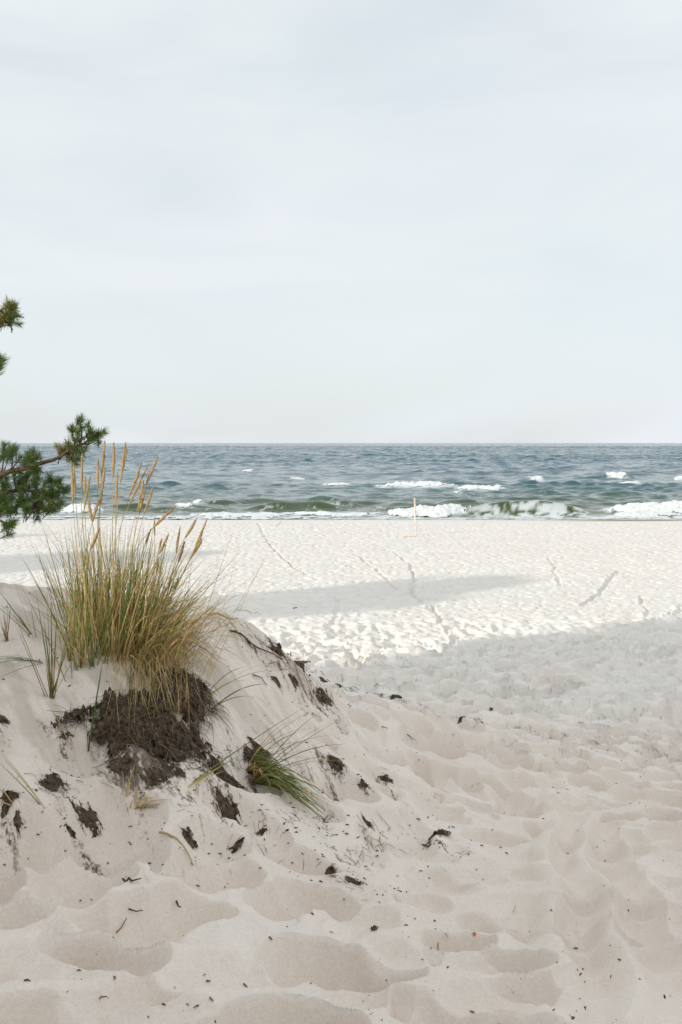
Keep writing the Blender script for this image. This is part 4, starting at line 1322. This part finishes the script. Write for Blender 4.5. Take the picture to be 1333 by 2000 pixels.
# ------------------------------------------------------------------ pine at the left edge
def tuft_mesh(seed, mat):
    """a shoot end: stub of twig, bud and needles in pairs pointing outwards and forwards along +Z"""
    rnd = random.Random(seed)
    V, F, mi = [], [], []
    L = .075
    tube(V, F, [Vector((0, 0, -.03)), Vector((0, 0, L * .5)), Vector((0, 0, L))], [.0035, .0032, .002], 5)
    mi += [1] * len(F)
    f0 = len(F)
    tube(V, F, [Vector((0, 0, L)), Vector((0, 0, L + .006)), Vector((0, 0, L + .014))], [.003, .0042, .001], 5)
    mi += [2] * (len(F) - f0)
    for k in range(100):
        t = rnd.random() ** .7
        z = t * L
        a = rnd.uniform(0, 6.28)
        sp = rnd.uniform(.55, 1.30) * (1.05 - .45 * t)
        dr = Vector((math.cos(a) * math.sin(sp), math.sin(a) * math.sin(sp), math.cos(sp)))
        ln = rnd.uniform(.040, .062)
        p = Vector((math.cos(a) * .003, math.sin(a) * .003, z))
        q = p + dr * ln * .55 + Vector((rnd.gauss(0, .002), rnd.gauss(0, .002), .001))
        e = p + dr * ln + Vector((rnd.gauss(0, .004), rnd.gauss(0, .004), .004))
        s = dr.cross(Vector((rnd.gauss(0, 1), rnd.gauss(0, 1), rnd.gauss(0, 1)))).normalized() * .00115
        b = len(V)
        V += [p - s, p + s, q + s, q - s, e]
        F += [(b, b + 1, b + 2, b + 3), (b + 3, b + 2, b + 4)]
        mi += [0, 0]
    me = bpy.data.meshes.new('needle_tuft')
    me.from_pydata([tuple(v) for v in V], [], F)
    for m in (mat, M_BARK, M_BUD):
        me.materials.append(m)
    me.polygons.foreach_set('material_index', mi)
    me.update()
    return me

def edge_pine():
    rnd = random.Random(31)
    TM = [tuft_mesh(s, M_NEEDLE) for s in range(5)]
    TO = [tuft_mesh(s + 50, M_NEEDLE2) for s in range(2)]
    D = 6.7
    tx, ty = -3.75, 7.0
    foot = Vector((tx, ty, gz(tx, ty) - .1))
    root = empty('pine_tree', foot, 'gnarled young pine whose branches reach in from the left edge', 'pine tree')
    V, F = [], []
    tp = [foot + Vector((.04 * math.sin(i * 1.1), .05 * math.cos(i * .9), i * .45)) for i in range(10)]
    tube(V, F, tp, [.11 - .0095 * i for i in range(10)], 10)
    plant_part('trunk', root, V, F, M_BARK)
    def put(branch, p, dr, sc=1.0, olive=False):
        me = rnd.choice(TO if olive else TM)
        o = bpy.data.objects.new('needle_tuft', me)
        COL.objects.link(o)
        o.parent = branch
        o.matrix_parent_inverse = branch.matrix_basis.inverted()
        q = dr.normalized().to_track_quat('Z', 'Y')
        o.matrix_basis = Matrix.Translation(p - dr.normalized() * .03 * sc) @ q.to_matrix().to_4x4() @ Matrix.Rotation(rnd.uniform(0, 6.28), 4, 'Z') @ Matrix.Scale(sc, 4)
        return o
    def trunk_at(z):
        f = min(max((z - foot.z) / .45, 0), 8.99)
        i = int(f)
        return tp[i].lerp(tp[i + 1], f - i)
    def branch(px, tufts, r0, depth=D, z0=None):
        """px: pixels along the bough from the frame edge outwards; tufts: (u, v, side twig from bough?, olive)"""
        pts = [at(u, v, depth + dd) for u, v, dd in px]
        st = trunk_at(z0 if z0 is not None else pts[0].z - .12)
        pts = [st, st.lerp(pts[0], .5) + Vector((0, 0, .05))] + pts
        fine = []
        for a, b in zip(pts[:-1], pts[1:]):
            fine += [a.lerp(b, t) + Vector((rnd.gauss(0, .004), rnd.gauss(0, .004), rnd.gauss(0, .004))) for t in (0, .5)]
        fine.append(pts[-1])
        V, F = [], []
        n = len(fine)
        tube(V, F, fine, [r0 * (1 - .72 * i / (n - 1)) for i in range(n)], 7)
        twigs = []
        for u, v, ol in tufts:
            p = at(u, v, depth + rnd.gauss(0, .10))
            j = min(range(n), key=lambda i: (fine[i] - p).length + (.12 if fine[i].x > p.x else 0))
            a = fine[j]
            c = a.lerp(p, .55) + Vector((.02, 0, -.015))
            tube(V, F, bez(a, c, p, 4), [.0065, .0055, .0045, .0032], 4, False)
            twigs.append((p, p - c, ol))
        br = plant_part('branch', root, V, F, M_BARK)
        for p, dr, ol in twigs:
            dr = dr + Vector((rnd.gauss(.02, .02), rnd.gauss(0, .03), rnd.gauss(.03, .02)))
            put(br, p, dr, rnd.uniform(.9, 1.15), ol)
            for _ in range(1):
                q = p + Vector((rnd.gauss(-.012, .022), rnd.gauss(0, .04), rnd.gauss(-.005, .02)))
                put(br, q, dr + Vector((rnd.gauss(0, .06), rnd.gauss(0, .06), rnd.gauss(0, .06))), rnd.uniform(.75, 1.05), ol)
        return br
    branch([(-60, 948, 0), (0, 929, 0), (38, 916, 0), (72, 909, 0), (102, 899, 0), (130, 884, .02), (158, 871, .02), (170, 862, .02)],
           [(158, 828, 0), (177, 836, 0), (170, 850, 0), (190, 852, 0), (196, 848, 0), (142, 850, 0), (172, 866, 0), (182, 862, 0), (150, 858, 0), (135, 872, 1), (124, 884, 1), (118, 890, 1), (147, 884, 1), (158, 884, 0), (140, 896, 1), (150, 896, 0),
            (74, 894, 0), (66, 896, 0), (52, 900, 0), (46, 912, 0), (66, 922, 0), (78, 920, 0), (56, 924, 0), (34, 902, 0), (18, 888, 0), (6, 882, 0), (24, 890, 0), (4, 896, 0)], .024)
    branch([(-70, 972, 0), (-10, 962, 0), (30, 958, .02), (62, 960, .02), (92, 962, 0), (112, 960, 0)],
           [(38, 932, 0), (28, 936, 0), (50, 938, 0), (6, 938, 0), (-4, 944, 0), (12, 956, 0), (4, 962, 0), (24, 965, 0), (44, 955, 0), (56, 958, 0), (70, 952, 0), (86, 950, 0), (100, 944, 0), (110, 942, 0), (120, 946, 0), (116, 958, 0), (124, 960, 0),
            (104, 964, 0), (88, 966, 0), (114, 972, 0), (72, 968, 0), (40, 974, 0), (58, 976, 0), (22, 976, 0), (96, 980, 1), (106, 984, 0), (8, 978, 0)], .020, D + .15)
    branch([(-70, 1002, 0), (-10, 994, 0), (30, 990, .02), (60, 990, .02), (86, 994, 0)],
           [(92, 998, 0), (102, 996, 0), (84, 990, 0), (66, 990, 0), (62, 1002, 0), (74, 1000, 0), (46, 986, 0), (54, 998, 0), (34, 990, 0), (26, 998, 0), (16, 992, 0), (6, 992, 0), (6, 1006, 0), (-6, 1000, 0), (20, 1004, 0)], .017, D + .05)
    branch([(-70, 1026, 0), (-10, 1014, 0), (12, 1020, .02)], [(20, 1030, 0), (12, 1034, 0), (18, 1024, 0)], .012, D - .1)
    branch([(-90, 650, 0), (-30, 632, 0), (0, 622, 0), (18, 614, 0)],
           [(24, 604, 1), (30, 610, 0), (12, 604, 1), (4, 610, 1), (28, 620, 0), (22, 632, 0), (14, 628, 0), (4, 632, 1), (-6, 620, 1), (-12, 640, 0), (-20, 610, 0)], .018, D - .1)
    branch([(-90, 745, 0), (-40, 728, 0), (-10, 722, 0)], [(0, 718, 0), (-6, 712, 0), (-2, 726, 0), (-16, 728, 0), (-26, 716, 0)], .014, D)
    # the side of the crown away from the beach, in the same hand
    for k in range(13):
        z = foot.z + 1.2 + k * .23
        st = trunk_at(z)
        a = rnd.uniform(1.9, 5.2)
        L = rnd.uniform(.7, 1.2) * (1 - .05 * k)
        tip = st + Vector((math.cos(a) * L, math.sin(a) * L * .8, .15))
        if tip.x > -2.9:
            tip.x = -2.9 - rnd.random() * .4
        pts = bez(st, st.lerp(tip, .5) + Vector((0, 0, .12)), tip, 7)
        V, F = [], []
        tube(V, F, pts, [.02 - .002 * i for i in range(7)], 6)
        br = plant_part('branch', root, V, F, M_BARK)
        for j in range(12):
            q = pts[2 + j % 5] + Vector((rnd.gauss(0, .09), rnd.gauss(0, .09), rnd.gauss(.02, .05)))
            put(br, q, (q - st) + Vector((0, 0, .3)), 1.0)
edge_pine()

# ------------------------------------------------------------------ the wood that shades the dune
def wood():
    rnd = random.Random(91)
    def st_xy(s, t):
        # s runs across the sun's rays, t along them
        return .77 * t + .64 * s, .64 * t - .77 * s
    def crown_mesh(seed):
        r = random.Random(seed)
        V, F = [], []
        # unit crown: height 1 from z = 0 to 1, radius up to 0.5
        for k in range(2600):
            z = r.random() ** .9
            rad = .5 * min(1, (1 - z) * 5.0 + .25) * min(1, .45 + z * 2.5)
            a = r.uniform(0, 6.28)
            q = rad * math.sqrt(r.random()) * (0.82 + .25 * math.sin(a * 3 + z * 14 + seed))
            p = Vector((math.cos(a) * q, math.sin(a) * q, z))
            s1 = Vector((r.gauss(0, 1), r.gauss(0, 1), r.gauss(0, .5))).normalized()
            s2 = s1.cross(Vector((r.gauss(0, 1), r.gauss(0, 1), r.gauss(0, 1)))).normalized()
            w = r.uniform(.03, .065)
            b = len(V)
            V += [p - s1 * w, p + s2 * w * .6, p + s1 * w, p - s2 * w * .6]
            F.append((b, b + 1, b + 2, b + 3))
        me = bpy.data.meshes.new('crown')
        me.from_pydata([tuple(v) for v in V], [], F)
        me.materials.append(M_CROWN)
        me.update()
        return me
    crowns = [crown_mesh(i) for i in range(4)]
    V, F = [], []
    tube(V, F, [Vector((0, 0, z)) for z in (0, .3, .7, 1)], [1, .8, .5, .1], 8)
    trunk = bpy.data.meshes.new('trunk')
    trunk.from_pydata([tuple(v) for v in V], [], F)
    trunk.materials.append(M_BARK)
    rows = TREES
    for i, (s, t, top, wid) in enumerate(rows):
        x, y = st_xy(s, t)
        g = gz(x, y)
        H = top - g
        root = empty('pine_tree', (x, y, g), 'tall pine of the wood behind the dune that shades the sand', 'pine tree', 'pines of the wood behind the dune')
        a = bpy.data.objects.new('trunk', trunk)
        a.parent = root
        a.scale = (.16, .16, H * .97)
        COL.objects.link(a)
        b = bpy.data.objects.new('crown', crowns[i % 4])
        b.parent = root
        b.location = (0, 0, H * CROWN_FROM)
        b.scale = (wid, wid, H * (1 - CROWN_FROM))
        b.rotation_euler = (0, 0, rnd.uniform(0, 6.28))
        COL.objects.link(b)
CROWN_FROM = 0.40
# (across the rays, along the rays, height of the top above the sea, crown width)
TREES = [(-13.4, -14, 13.2, 4.6), (-11.0, -12, 11.6, 4.6), (-8.6, -14, 10.9, 4.6), (-6.4, -12, 8.95, 4.8), (-4.0, -13, 9.1, 4.8), (-1.6, -12, 10.6, 4.8), (1.0, -13, 12.5, 5), (3.6, -11, 12.6, 5),
         (-12.2, -17.5, 13.8, 4.8), (-9.8, -17, 12.0, 4.8), (-7.2, -18, 10.4, 5), (-5.2, -17, 9.9, 5), (-2.8, -17.5, 10.5, 5), (-.2, -18, 13.5, 5), (6.5, -12, 12.6, 5),
         (-24.0, -15, 14.3, 5.6), (-39.0, -19, 14.4, 5.0), (-53.0, -24, 15.1, 6.0), (-41.8, -22, 14.4, 4.0)]
wood()
